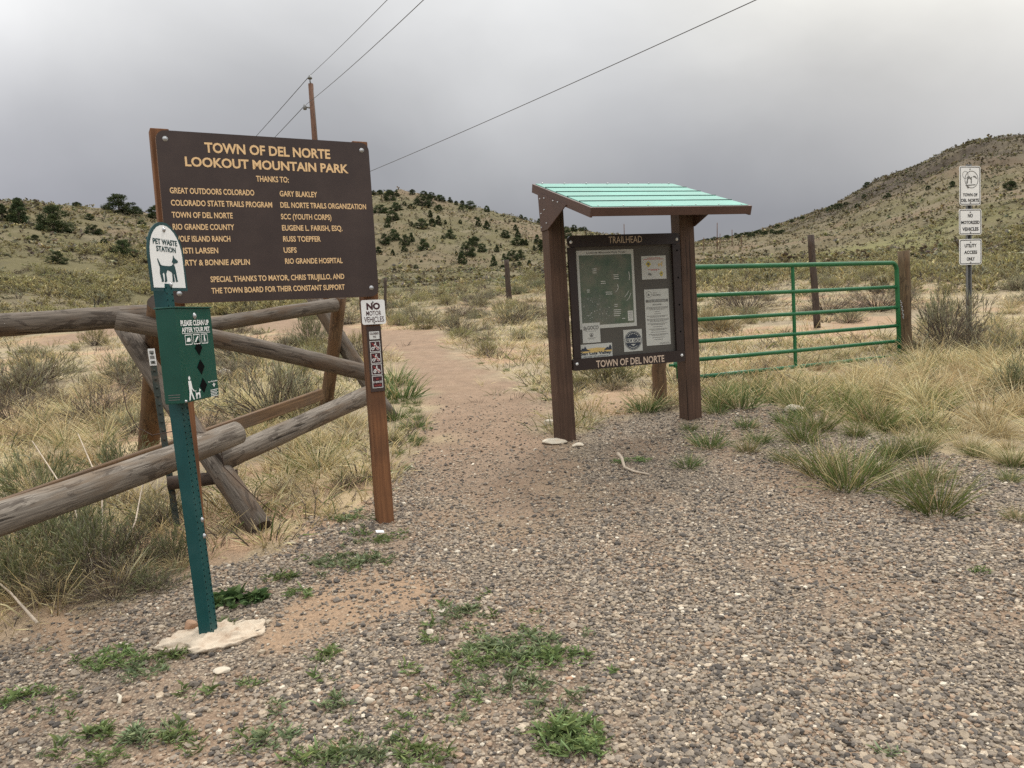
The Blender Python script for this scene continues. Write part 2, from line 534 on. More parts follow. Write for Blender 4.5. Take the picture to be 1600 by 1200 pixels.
# ------------------------------------------------------------------ ground: where gravel, trail, bare dirt and scrub lie
def world_poly(pix):
    return np.array([spot(u, v)[:2] for u, v in pix])


def sdist(px, py, poly):
    """signed distance to a polygon, positive inside"""
    d = np.full(px.shape, 1e9); ins = np.zeros(px.shape, bool)
    n = len(poly)
    for i in range(n):
        ax, ay = poly[i]; bx, by = poly[(i + 1) % n]
        ex, ey = bx - ax, by - ay
        t = np.clip(((px - ax) * ex + (py - ay) * ey) / (ex * ex + ey * ey + 1e-12), 0, 1)
        d = np.minimum(d, np.hypot(px - ax - t * ex, py - ay - t * ey))
        with np.errstate(divide='ignore', invalid='ignore'):
            c = ((ay > py) != (by > py)) & (px < (bx - ax) * (py - ay) / (by - ay + 1e-15) + ax)
        ins ^= c
    return np.where(ins, d, -d)


_near = [(-4.0, -6.0), (-2.3, 1.2)]
GRAVEL = np.concatenate([np.array([(-9.0, -8.0), (-5.0, 0.6), (-2.6, 2.35)]), world_poly([(20, 985), (180, 930), (300, 905), (420, 858), (540, 800), (600, 745), (640, 705), (700, 690), (860, 700), (930, 655), (1030, 642), (1110, 640), (1180, 632), (1260, 640), (1340, 665), (1440, 690), (1530, 712), (1640, 735), (1800, 760)]), np.array([(9.0, 3.5), (9.0, -8.0)])])
TRAIL = world_poly([(560, 512), (600, 516), (655, 514), (690, 521), (705, 540), (735, 565), (790, 590), (850, 620), (872, 655), (880, 700), (930, 760), (860, 830), (700, 820), (630, 780), (632, 720), (655, 690), (655, 650), (640, 610), (620, 575), (600, 548), (560, 535), (480, 525), (350, 512), (250, 512), (60, 545), (60, 530), (250, 500), (400, 492), (480, 500)])
DIRT = [world_poly([(420, 960), (470, 905), (600, 880), (700, 885), (760, 905), (700, 960), (600, 985), (500, 1010), (420, 1010)]),
        world_poly([(905, 640), (920, 600), (975, 590), (1010, 630), (990, 648), (940, 652)]),
        world_poly([(40, 960), (110, 935), (170, 975), (100, 1010), (40, 1000)]),
        world_poly([(150, 540), (210, 560), (240, 590), (200, 620), (150, 600)]),
        world_poly([(1290, 500), (1400, 492), (1420, 510), (1300, 520)])]
WASH = world_poly([(1240, 428), (1330, 398), (1440, 380), (1500, 360), (1480, 350), (1380, 366), (1270, 392), (1200, 420)])


def masks(x, y):
    j = (fbm(x * 2.1, y * 2.1, 31, 4) - 0.5)
    g = sstep(-0.12, 0.22, sdist(x, y, GRAVEL) + j * 0.55)
    t = sstep(-0.25, 0.35, sdist(x, y, TRAIL) + j * 0.8)
    d = np.zeros_like(g)
    for p in DIRT: d = np.maximum(d, sstep(-0.12, 0.16, sdist(x, y, p) + j * 0.5))
    return g, t, d


def build_ground():
    az = np.concatenate([np.arange(-180, -46, 2.5), np.arange(-46, 46, 0.22), np.arange(46, 180, 2.5)])
    rr = np.concatenate([[0.0, 0.35, 0.7, 1.0], np.exp(np.linspace(math.log(1.25), math.log(700), 640)), [800, 1000, 1400, 2200]])
    A, RR = np.meshgrid(np.radians(az), rr, indexing='ij')
    X = RR * np.sin(A); Y = RR * np.cos(A); Z = terrain(X, Y)
    na, nr = A.shape
    i = np.arange(na)[:, None]; k = np.arange(nr - 1)[None, :]
    i2 = (i + 1) % na
    F = np.stack([i * nr + k, i * nr + k + 1, i2 * nr + k + 1, i2 * nr + k], -1).reshape(-1, 4)
    x, y = X.ravel(), Y.ravel(); r = RR.ravel(); a = A.ravel()
    g, t, d = masks(x, y)
    # what colour the soil and the cover really are
    n1 = fbm(x / 1.7, y / 1.7, 41, 4); n2 = fbm(x / 9, y / 9, 43, 4); n3 = fbm(x / 38, y / 38, 47, 4); n0 = fbm(x / 0.28, y / 0.28, 49, 3)

    def mix(c, c2, f): return c * (1 - f[:, None]) + np.array(c2) * f[:, None]
    col = np.tile(np.array((0.34, 0.275, 0.185)), (len(x), 1))
    col = mix(col, (0.40, 0.27, 0.175), sstep(0.5, 0.66, n1))
    col = mix(col, (0.42, 0.35, 0.21), sstep(0.52, 0.62, n0) * 0.6)
    col = mix(col, (0.20, 0.165, 0.12), sstep(0.55, 0.72, fbm(x / 0.8, y / 0.8, 53, 3)) * 0.5)
    hill = sstep(18, 50, r)
    hc = np.tile(np.array((0.145, 0.119, 0.067)), (len(x), 1))
    hc = mix(hc, (0.171, 0.128, 0.080), sstep(0.48, 0.62, n2))
    hc = mix(hc, (0.128, 0.112, 0.056), sstep(0.5, 0.64, n3))
    hc = mix(hc, (0.187, 0.157, 0.100), sstep(0.56, 0.68, fbm(x / 5, y / 5, 57, 4)) * 0.7)
    hc = mix(hc, (0.103, 0.090, 0.059), sstep(0.58, 0.7, fbm(x / 1.6, y / 1.6, 59, 3)) * 0.45)
    rock = sstep(0.30, 0.40, a) * sstep(190, 300, r)
    hc = mix(hc, (0.101, 0.080, 0.057), rock * 0.75)
    hc = mix(hc, (0.062, 0.049, 0.038), rock * sstep(0.44, 0.58, fbm(x / 14, y / 9, 61, 5)) * 0.85)
    hc = mix(hc, (0.189, 0.182, 0.074), sstep(-10, 12, sdist(x, y, WASH) + (n2 - 0.5) * 30) * 0.75)
    col = col * (1 - hill[:, None]) + hc * hill[:, None]
    col = mix(col, (0.272, 0.19, 0.132), t * 0.95)
    me = np_mesh('ground', np.stack([X, Y, Z], -1).reshape(-1, 3), [F], col, None, True)
    b = me.color_attributes.new('Mask', 'FLOAT_COLOR', 'POINT')
    c4 = np.ones((len(x), 4), np.float32); c4[:, 0] = g; c4[:, 1] = t; c4[:, 2] = d
    b.data.foreach_set('color', c4.ravel())

    def f(nt):
        pos = node(nt, 'ShaderNodeNewGeometry').outputs['Position']
        base = node(nt, 'ShaderNodeAttribute', attribute_name='Col').outputs['Color']
        mk = node(nt, 'ShaderNodeSeparateColor', {0: node(nt, 'ShaderNodeAttribute', attribute_name='Mask').outputs['Color']}).outputs
        flat = node(nt, 'ShaderNodeMapping', {'Vector': pos, 'Scale': (1, 1, 0.25)}).outputs[0]

        def noise(s, d=4.0, ro=0.55):
            return node(nt, 'ShaderNodeTexNoise', {'Vector': flat, 'Scale': s, 'Detail': d, 'Roughness': ro}).outputs['Fac']
        # crushed stone, two sizes
        v1 = node(nt, 'ShaderNodeTexVoronoi', {'Vector': flat, 'Scale': 62.0, 'Randomness': 1.0})
        v2 = node(nt, 'ShaderNodeTexVoronoi', {'Vector': flat, 'Scale': 120.0, 'Randomness': 1.0})
        pal = [(0.0, (0.09, 0.078, 0.066)), (0.22, (0.17, 0.142, 0.113)), (0.42, (0.245, 0.202, 0.155)), (0.6, (0.31, 0.255, 0.19)), (0.82, (0.42, 0.345, 0.26)), (0.96, (0.56, 0.49, 0.39))]
        r1 = ramp(nt, node(nt, 'ShaderNodeSeparateColor', {0: v1.outputs['Color']}).outputs[0], pal, 'CONSTANT')
        r2 = ramp(nt, node(nt, 'ShaderNodeSeparateColor', {0: v2.outputs['Color']}).outputs[1], pal, 'CONSTANT')
        e1 = ramp(nt, v1.outputs['Distance'], [(0.3, (0, 0, 0)), (0.55, (1, 1, 1))])
        st = mixc(nt, e1, r1, r2)
        gap = ramp(nt, v2.outputs['Distance'], [(0.42, (0, 0, 0)), (0.62, (1, 1, 1))])
        st = mixc(nt, mth(nt, 'MULTIPLY', mth(nt, 'MULTIPLY', gap, e1), 0.65), st, (0.10, 0.075, 0.06))
        earth = ramp(nt, noise(38, 6, 0.7), [(0.3, (0.20, 0.137, 0.092)), (0.7, (0.345, 0.24, 0.162))])
        st = mixc(nt, ramp(nt, noise(1.5, 4), [(0.42, (0, 0, 0)), (0.62, (0.75,) * 3)]), st, earth)
        # trail: trodden grit
        grit = ramp(nt, noise(95, 5, 0.75), [(0.3, (0.55,) * 3), (0.7, (1.38,) * 3)])
        soil = mixc(nt, 1.0, base, grit, 'MULTIPLY')
        peb = ramp(nt, node(nt, 'ShaderNodeSeparateColor', {0: v1.outputs['Color']}).outputs[2], [(0.0, (0, 0, 0)), (0.80, (1, 1, 1))], 'CONSTANT')
        peb = mth(nt, 'MULTIPLY', peb, mth(nt, 'SUBTRACT', 1.0, ramp(nt, v1.outputs['Distance'], [(0.25, (0, 0, 0)), (0.4, (1, 1, 1))])))
        soil = mixc(nt, mth(nt, 'MULTIPLY', peb, 0.8), soil, r1)
        big = ramp(nt, noise(4.5, 5, 0.65), [(0.3, (0.82,) * 3), (0.7, (1.16,) * 3)])
        soil = mixc(nt, 1.0, soil, big, 'MULTIPLY')
        thin = mth(nt, 'MULTIPLY', mk[0], mth(nt, 'SUBTRACT', 1.0, mth(nt, 'MULTIPLY', mk[1], 0.72)))
        col = mixc(nt, thin, soil, st)
        dirt = ramp(nt, noise(60, 6, 0.75), [(0.3, (0.27, 0.18, 0.115)), (0.7, (0.42, 0.295, 0.195))])
        dirt = mixc(nt, mth(nt, 'MULTIPLY', peb, 0.7), dirt, r1)
        col = mixc(nt, mth(nt, 'MULTIPLY', mk[2], ramp(nt, noise(7, 4), [(0.3, (0.55,) * 3), (0.5, (0.97,) * 3)])), col, dirt)
        h = mth(nt, 'ADD', mth(nt, 'MULTIPLY', mth(nt, 'SUBTRACT', 1.0, v1.outputs['Distance']), mth(nt, 'ADD', thin, 0.25)), mth(nt, 'MULTIPLY', noise(140, 3), 0.6))
        bn = bump(nt, h, 0.75, 0.010)
        bn = bump(nt, noise(9, 5, 0.65), 0.5, 0.05, bn)
        return pbsdf(nt, col, 0.95, bn, 0, 0.12)
    mat('ground', f)
    o = link_mesh('ground', me, 'ground')
    tag(o, kind='structure')


build_ground()

# ------------------------------------------------------------------ materials of the built things
painted('sign_brown', (0.046, 0.030, 0.026), 0.45, 0.16, 3.0, dirt=(0.085, 0.062, 0.05), dirt_amt=0.3)
painted('frame_brown', (0.028, 0.018, 0.016), 0.4, 0.12, 5.0)
painted('core_tan', (0.42, 0.28, 0.20), 0.7)
painted('letter_tan', (0.80, 0.55, 0.29), 0.6, 0.06, 30)
painted('letter_pale', (0.60, 0.47, 0.36), 0.6, 0.06, 30)
sawn_wood('stained_post', (0.125, 0.056, 0.028), (0.26, 0.122, 0.056), (0.088, 0.045, 0.026))
sawn_wood('kiosk_post', (0.066, 0.039, 0.027), (0.118, 0.070, 0.048), (0.048, 0.030, 0.022), 0.65)
painted('kiosk_brown', (0.082, 0.044, 0.033), 0.5, 0.15, 4.0)
painted('teal_roof', (0.165, 0.36, 0.305), 0.6, 0.10, 2.5, spec=0.2, dirt=(0.26, 0.55, 0.46), dirt_amt=0.3)
painted('teal_seam', (0.028, 0.10, 0.085), 0.5)
painted('board_grey', (0.085, 0.079, 0.068), 0.6, 0.1, 3.0)
painted('station_green', (0.000, 0.060, 0.042), 0.38, 0.1, 6.0, spec=0.5, bmp=0.02)
painted('station_post', (0.002, 0.058, 0.060), 0.42, 0.15, 6.0, dirt=(0.05, 0.09, 0.085), dirt_amt=0.25)
painted('gate_green', (0.010, 0.118, 0.040), 0.38, 0.2, 5.0, spec=0.4, dirt=(0.05, 0.12, 0.055), dirt_amt=0.3)
painted('paint_white', (0.80, 0.81, 0.80), 0.45, 0.04, 4.0)
painted('aged_white', (0.66, 0.67, 0.65), 0.5, 0.07, 6.0, dirt=(0.45, 0.43, 0.38), dirt_amt=0.4)
painted('paper_white', (0.52, 0.53, 0.49), 0.35, 0.05, 3.0, spec=0.6)
painted('ink_black', (0.018, 0.018, 0.02), 0.6)
painted('ink_maroon', (0.055, 0.014, 0.018), 0.55)
painted('ink_dark_green', (0.012, 0.055, 0.06), 0.5)
painted('ink_grey', (0.16, 0.16, 0.15), 0.6)
painted('ink_red', (0.45, 0.06, 0.05), 0.6)
painted('ink_yellow', (0.55, 0.45, 0.07), 0.6)
painted('ink_ochre', (0.62, 0.45, 0.17), 0.6)
painted('ink_navy', (0.035, 0.045, 0.065), 0.6)
painted('slot_black', (0.006, 0.006, 0.006), 0.95, spec=0.03)
painted('zinc', (0.42, 0.43, 0.44), 0.38, 0.15, 14.0, metallic=0.75, dirt=(0.2, 0.17, 0.13))
painted('dull_steel', (0.20, 0.205, 0.205), 0.5, 0.15, 8.0, metallic=0.5, dirt=(0.12, 0.10, 0.08))
painted('post_steel_green', (0.03, 0.042, 0.034), 0.6, 0.25, 18.0, dirt=(0.16, 0.08, 0.045), dirt_amt=0.5)
painted('concrete', (0.56, 0.475, 0.37), 0.95, 0.22, 16.0, dirt=(0.29, 0.20, 0.135), dirt_amt=0.85, bmp=0.8, spec=0.1)
painted('wire_dark', (0.085, 0.085, 0.09), 0.6)
painted('wire_rust', (0.06, 0.035, 0.025), 0.7)
log_wood('log_grey', (0.070, 0.058, 0.047), (0.205, 0.175, 0.145), (0.125, 0.088, 0.06), (0.036, 0.028, 0.023))
log_wood('log_pale', (0.105, 0.089, 0.073), (0.31, 0.272, 0.228), (0.18, 0.135, 0.095), (0.052, 0.040, 0.032))
log_wood('log_brown', (0.085, 0.060, 0.042), (0.225, 0.145, 0.085), (0.15, 0.088, 0.05), (0.05, 0.033, 0.024), 0.1)
log_wood('log_post', (0.07, 0.052, 0.034), (0.19, 0.135, 0.08), (0.12, 0.078, 0.045), (0.045, 0.034, 0.025))
log_wood('log_dark', (0.04, 0.032, 0.028), (0.105, 0.08, 0.065), (0.07, 0.048, 0.036), (0.025, 0.02, 0.018))
log_wood('log_end', (0.035, 0.028, 0.025), (0.085, 0.068, 0.056), (0.05, 0.037, 0.03), (0.02, 0.016, 0.014))
log_wood('pole_brown', (0.10, 0.052, 0.034), (0.20, 0.115, 0.08), (0.14, 0.08, 0.055), (0.05, 0.03, 0.024))


class Kit:
    """a thing whose parts are drawn in the frame M and hang from an Empty dz below M's origin"""

    def __init__(self, name, M, dz, label, cat, group=None):
        self.dz = dz
        self.root = tag(empty(name, mtx=M @ Matrix.Translation((0, 0, -dz))), label, cat, group)

    def part(self, mb, name, mats, parent=None, dz=None):
        d = self.dz if dz is None else dz
        mb.v = [(a, b, c + d) for a, b, c in mb.v]
        return mb.build(name, mats, parent or self.root)


# ------------------------------------------------------------------ the big brown park sign
def moto_shape(mb, cx, cz, s, y, mi):
    """a rider on a motorbike, seen from the side"""
    for dx in (-0.3, 0.3): mb.disc((cx + dx * s, cz - 0.22 * s), 0.19 * s, y, 14, mi, 0.10 * s)
    for pts in ([(-.34, -.2), (-.1, .02), (.12, .04), (.32, -.2), (.26, -.22), (.1, -.1), (-.08, -.16), (-.2, -.2)],
                [(.10, .0), (.2, .16), (.25, .14), (.16, -.02)],
                [(-.16, .03), (-.1, .26), (.02, .30), (.16, .12), (.12, .08), (.0, .18), (-.02, .02)]):
        mb.flat([(cx + a * s, cz + b * s) for a, b in pts], y, mi)
    mb.disc((cx + 0.06 * s, cz + 0.37 * s), 0.085 * s, y, 12, mi)


def quad_shape(mb, cx, cz, s, y, mi):
    for dx in (-0.26, 0.26): mb.disc((cx + dx * s, cz - 0.24 * s), 0.18 * s, y, 14, mi, 0.06 * s)
    for pts in ([(-.4, -.04), (-.2, .06), (.16, .05), (.4, -.02), (.3, -.16), (-.28, -.16)],
                [(-.12, .05), (-.08, .28), (.03, .3), (.18, .1), (.12, .06), (.0, .18), (.02, .05)]):
        mb.flat([(cx + a * s, cz + b * s) for a, b in pts], y, mi)
    mb.disc((cx + 0.02 * s, cz + 0.38 * s), 0.09 * s, y, 12, mi)


def build_park_sign():
    M = frame((-1.24, 4.25, 2.14), R(28.92), R(0.24))
    k = Kit('park_sign', M, 1.80, 'large brown park sign board with tan lettering on two stained posts', 'sign')
    mb = MB(); mb.prism(rrect(1.12, 0.877, 0.045, 5, 0, -0.003), 0.0, 0.016); board = k.part(mb, 'board', 'sign_brown')
    mb = MB(); mb.prism(rrect(1.122, 0.879, 0.045, 5, 0, -0.003), 0.016, 0.026); k.part(mb, 'backing', 'core_tan')
    L = [("TOWN OF DEL NORTE", -0.332, 0.331, 0.334, 0.052), ("LOOKOUT MOUNTAIN PARK", -0.433, 0.430, 0.259, 0.049), ("THANKS TO:", -0.084, 0.089, 0.194, 0.031),
         ("GREAT OUTDOORS COLORADO", -0.518, -0.100, 0.119, 0.030), ("COLORADO STATE TRAILS PROGRAM", -0.518, -0.011, 0.057, 0.030), ("TOWN OF DEL NORTE", -0.519, -0.221, -0.004, 0.030),
         ("RIO GRANDE COUNTY", -0.520, -0.218, -0.065, 0.030), ("WOLF ISLAND RANCH", -0.520, -0.243, -0.126, 0.030), ("KRISTI LARSEN", -0.522, -0.309, -0.187, 0.030),
         ("MARTY & BONNIE ASPLIN", -0.522, -0.153, -0.249, 0.030), ("GARY BLAKLEY", 0.034, 0.240, 0.119, 0.030), ("DEL NORTE TRAILS ORGANIZATION", 0.033, 0.519, 0.058, 0.030),
         ("SCC (YOUTH CORPS)", 0.031, 0.311, -0.005, 0.030), ("EUGENE L. FARISH, ESQ.", 0.032, 0.370, -0.066, 0.030), ("RUSS TOEPFER", 0.033, 0.241, -0.126, 0.030),
         ("USFS", 0.031, 0.102, -0.187, 0.030), ("RIO GRANDE HOSPITAL", 0.034, 0.357, -0.247, 0.030),
         ("SPECIAL THANKS TO MAYOR, CHRIS TRUJILLO, AND", -0.360, 0.360, -0.337, 0.030), ("THE TOWN BOARD FOR THEIR CONSTANT SUPPORT", -0.360, 0.358, -0.397, 0.030)]
    for s, a, b, z, h in L:
        mb = MB(); letter(mb, s, a, b, z, h, -0.0015, 0.022 if h < 0.04 else 0.03); k.part(mb, 'lettering', 'letter_tan', board)
    for x, z in ((-0.517, 0.392), (0.517, 0.392), (0.517, -0.392), (-0.517, -0.392)):
        mb = MB(); bolt_head(mb, x, z, 0.0, 0.011); k.part(mb, 'bolt', 'zinc')
    for x, w in ((-0.537, 0.089), (0.520, 0.090)):
        mb = MB(); mb.box((x, 0.0715, -0.77), (w, 0.089, 2.44), 0.004); k.part(mb, 'post', 'stained_post')
    # the small plate below the board
    mb = MB(); mb.prism(rrect(0.144, 0.143, 0.012, 4, 0.523, -0.532), 0.012, 0.0145); pl = k.part(mb, 'metal_plate', 'paint_white')
    mb = MB()
    letter(mb, 'NO', 0.482, 0.565, -0.518, 0.040, 0.0108, 0.05); letter(mb, 'MOTOR', 0.478, 0.569, -0.552, 0.027, 0.0108, 0.008); letter(mb, 'VEHICLES', 0.463, 0.584, -0.590, 0.031, 0.0108, 0.008)
    k.part(mb, 'lettering', 'ink_maroon', pl)
    for z in (-0.474, -0.594):
        mb = MB(); bolt_head(mb, 0.523, z, 0.012, 0.004); k.part(mb, 'screw', 'dull_steel', pl)
    # the marker strip on the post
    mb = MB(); mb.prism(rrect(0.088, 0.385, 0.004, 2, 0.5205, -0.807), 0.0215, 0.0262); strip = k.part(mb, 'marker_strip', 'sign_brown')
    mb = MB()
    mb.flat(rrect(0.062, 0.046, 0.003, 2, 0.5205, -0.668), 0.0203)
    for z in (-0.733, -0.801, -0.869, -0.942):
        rim(mb, rrect(0.064, 0.064 if z > -0.9 else 0.072, 0.002, 2, 0.5205, z), rrect(0.057, 0.057 if z > -0.9 else 0.065, 0.002, 2, 0.5205, z), 0.0203)
    moto_shape(mb, 0.5205, -0.733, 0.052, 0.0188, 0); moto_shape(mb, 0.5205, -0.801, 0.05, 0.0188, 0); quad_shape(mb, 0.5205, -0.869, 0.05, 0.0188, 0)
    letter(mb, 'E-BIKES', 0.494, 0.547, -0.948, 0.011, 0.0188, 0.02)
    k.part(mb, 'white_marking', 'aged_white', strip)
    mb = MB()
    for z, h in ((-0.733, 0.057), (-0.801, 0.057), (-0.869, 0.057), (-0.942, 0.065)): mb.flat(rrect(0.057, h, 0.002, 2, 0.5205, z), 0.0205)
    letter(mb, 'CLOSED', 0.494, 0.547, -0.663, 0.012, 0.0188, 0.03); letter(mb, 'TO', 0.511, 0.530, -0.683, 0.012, 0.0188, 0.03)
    k.part(mb, 'dark_marking', 'ink_maroon', strip)
    mb = MB()
    for z in (-0.733, -0.801, -0.869):
        b = 0.020
        mb.flat([(0.5205 - b, z + b - 0.003), (0.5205 - b + 0.003, z + b), (0.5205 + b, z - b + 0.003), (0.5205 + b - 0.003, z - b)], 0.0180)
    letter(mb, 'NO', 0.512, 0.529, -0.929, 0.009, 0.0188, 0.02); letter(mb, 'ALLOWED', 0.499, 0.542, -0.967, 0.009, 0.0188, 0.02)
    k.part(mb, 'red_slash', 'ink_red', strip)


build_park_sign()


# ------------------------------------------------------------------ the pet waste station
DOG = [(0.0, .60), (.03, .56), (.03, .47), (.0, .30), (.06, .04), (.04, .0), (.15, .0), (.16, .05), (.13, .28), (.20, .33), (.24, .26), (.22, .05), (.19, .01), (.31, .0), (.33, .05),
       (.32, .28), (.40, .42), (.56, .38), (.64, .33), (.63, .06), (.60, .01), (.72, .0), (.73, .05), (.72, .30), (.76, .28), (.80, .05), (.78, .01), (.91, .02), (.89, .07), (.86, .36), (.83, .55), (.76, .66), (.64, .58), (.50, .56), (.15, .57)]
TAIL = [(0.0, .60), (-.06, .80), (-.02, .80), (.08, .60), (.15, .57), (.03, .53)]
HEAD = [(.80, .64), (.69, .72), (.76, .82), (.80, .98), (.86, .86), (1.02, .78), (1.02, .71), (.92, .68), (.86, .68)]


def shape(mb, pts, x, z, sx, sz, y, mi=0):
    mb.flat([(x + a * sx, z + b * sz) for a, b in pts], y, mi)


def build_station():
    base = np.array([-1.335, 3.17, gz(-1.335, 3.17)])
    bx = frame((-1.326, 3.27, 1.443), R(85.54), R(0.74), R(0.79))
    root = tag(empty('pet_waste_station', loc=tuple(base)), 'green pet waste station with bag dispenser and arched dog sign on a leaning post', 'pet waste station')

    def part(mb, name, m, parent=None, M=bx):
        mb.v = [tuple(np.array((M @ Vector(p))[:]) - base) for p in mb.v]
        return mb.build(name, m, parent or root)
    # post: a perforated channel standing behind the box, leaning back to the left
    ex = bx.col[0].to_3d()
    top = bx @ Vector((-0.012, 0.122, 0.50)); bot = Vector((base[0], base[1], base[2] - 0.12))
    ez = (top - bot).normalized(); ey = ez.cross(ex).normalized(); ex2 = ey.cross(ez)
    L = (top - bot).length
    P = Matrix(((ex2.x, ey.x, ez.x, bot.x), (ex2.y, ey.y, ez.y, bot.y), (ex2.z, ey.z, ez.z, bot.z), (0, 0, 0, 1)))
    mb = MB()
    t = 0.004
    sec = [(-0.031, -0.026), (0.031, -0.026), (0.031, 0.026), (0.031 - t, 0.026), (0.031 - t, -0.026 + t), (-0.031 + t, -0.026 + t), (-0.031 + t, 0.026), (-0.031, 0.026)]
    mb.prism(sec, 0, L, axis='z')
    post = part(mb, 'post', 'station_post', None, P)
    mb = MB()
    z = 0.16
    while z < L - 0.05:      # the punched holes, down the front
        mb.disc((0.021, z), 0.0038, -0.0268, 8); mb.disc((-0.021, z), 0.0036, -0.0268, 8); z += 0.0254
    part(mb, 'hole', 'slot_black', post, P)
    mb = MB()
    for z in (0.62, 0.55): bolt_head(mb, 0.020, z, -0.026, 0.009)
    part(mb, 'bolt', 'zinc', post, P)
    # bag dispenser
    mb = MB(); mb.box((0, 0.041, 0), (0.316, 0.082, 0.388), 0.004); box = part(mb, 'dispenser_box', 'station_green')
    mb = MB(); mb.box((0, 0.04, 0.197), (0.322, 0.09, 0.006), 0.002); part(mb, 'lid', 'station_green', box)
    mb = MB(); y = -0.0016
    letter(mb, 'PLEASE CLEAN UP', -0.122, 0.124, 0.121, 0.023, y, 0.035); letter(mb, 'AFTER YOUR PET', -0.119, 0.127, 0.094, 0.020, y, 0.03)
    mb.flat([(-0.119, 0.0885), (0.127, 0.0885), (0.127, 0.0905), (-0.119, 0.0905)], y)
    for cx in (-0.07, 0.0, 0.07):
        rim(mb, rrect(0.058, 0.042, 0.003, 2, cx, 0.063), rrect(0.052, 0.036, 0.003, 2, cx, 0.063), y)
    mb.flat([(-0.088, 0.055), (-0.08, 0.07), (-0.06, 0.072), (-0.052, 0.06), (-0.06, 0.054)], y)
    mb.flat([(-0.018, 0.052), (-0.006, 0.066), (0.012, 0.078), (0.018, 0.072), (0.002, 0.06), (-0.008, 0.05)], y)
    mb.flat([(0.062, 0.05), (0.066, 0.078), (0.074, 0.078), (0.076, 0.062), (0.084, 0.05), (0.078, 0.05), (0.071, 0.062), (0.068, 0.05)], y)
    # a walker with a dog on a lead
    px, pz = -0.115, -0.186
    mb.disc((px + 0.016, pz + 0.091), 0.0085, y, 10)
    mb.flat([(px + 0.004, pz + 0.08), (px + 0.028, pz + 0.08), (px + 0.034, pz + 0.048), (px + 0.048, pz + 0.036), (px + 0.045, pz + 0.032), (px + 0.026, pz + 0.046), (px + 0.028, pz + 0.03), (px + 0.044, pz), (px + 0.034, pz), (px + 0.018, pz + 0.026), (px + 0.008, pz), (px - 0.002, pz), (px + 0.006, pz + 0.034)], y)
    mb.flat([(px + 0.046, pz + 0.036), (px + 0.066, pz + 0.034), (px + 0.066, pz + 0.0325), (px + 0.046, pz + 0.034)], y)
    for s in (DOG, TAIL, HEAD): shape(mb, s, px + 0.056, pz, 0.046, 0.044, y)
    mb.disc((0.113, -0.140), 0.0065, y, 10, 0); mb.flat([(0.098, -0.139), (0.128, -0.139), (0.113, -0.153)], y)
    letter(mb, 'Dog Waste Bags', 0.062, 0.150, -0.129, 0.006, y, 0.02)
    for i in range(5): mb.flat([(0.075, -0.165 - i * 0.0068), (0.145 - (i % 2) * 0.012, -0.165 - i * 0.0068), (0.145 - (i % 2) * 0.012, -0.1625 - i * 0.0068), (0.075, -0.1625 - i * 0.0068)], y)
    part(mb, 'white_marking', 'paint_white', box)
    for x, z in ((0.010, 0.026), (0.013, -0.056), (0.018, -0.136)):
        mb = MB(); mb.flat([(x - 0.033, z), (x, z - 0.033), (x + 0.033, z), (x, z + 0.033)], -0.0012); part(mb, 'viewing_slot', 'slot_black', box)
    mb = MB(); bolt_head(mb, 0.004, 0.161, 0.0, 0.011); part(mb, 'lock', 'zinc', box)
    mb = MB(); bolt_head(mb, -0.146, -0.186, 0.0, 0.005); part(mb, 'screw', 'zinc', box)
    mb = MB()
    for i in range(3):     # small print on the box's side
        mb.v += [(-0.1595, 0.012 + 0.002 * i, -0.158 - i * 0.010), (-0.1595, 0.064, -0.158 - i * 0.010), (-0.1595, 0.064, -0.1555 - i * 0.010), (-0.1595, 0.012 + 0.002 * i, -0.1555 - i * 0.010)]
        mb.face([i * 4, i * 4 + 1, i * 4 + 2, i * 4 + 3][::-1])
    part(mb, 'small_print', 'ink_grey', box)
    # arched sign above
    SP = bx @ Matrix.Translation((-0.008, 0.086, 0.272)) @ Matrix.Rotation(R(-1.2), 4, 'Y')
    w, hs, ht = 0.148, 0.145, 0.287

    def arch(w, z0, hs, ht, n=14):
        return [(-w, z0), (w, z0)] + [(w * math.cos(math.pi * i / n), hs + (ht - hs) * math.sin(math.pi * i / n)) for i in range(n + 1)]
    mb = MB(); mb.prism(arch(w, 0, hs, ht), 0.0, 0.003); pl = part(mb, 'arched_sign', 'ink_dark_green', None, SP)
    mb = MB(); mb.flat(arch(w - 0.017, 0.014, hs, ht - 0.013), -0.0012); part(mb, 'white_panel', 'paint_white', pl, SP)
    mb = MB()
    letter(mb, 'PET WASTE', -0.098, 0.098, 0.192, 0.023, -0.0024, 0.03); letter(mb, 'STATION', -0.078, 0.080, 0.163, 0.022, -0.0024, 0.03)
    for s in (DOG, TAIL, HEAD): shape(mb, s, -0.072, 0.038, 0.155, 0.118, -0.0024)
    part(mb, 'dark_marking', 'ink_dark_green', pl, SP)
    mb = MB(); bolt_head(mb, 0, 0.255, -0.0012, 0.009); part(mb, 'screw', 'zinc', pl, SP)
    mb = MB(); bolt_head(mb, 0.004, 0.026, -0.0012, 0.009); part(mb, 'screw', 'zinc', pl, SP)
    # concrete footing, spilled and lumpy
    rng = random.Random(4)
    bm = bmesh.new(); bmesh.ops.create_icosphere(bm, subdivisions=5, radius=1.0)
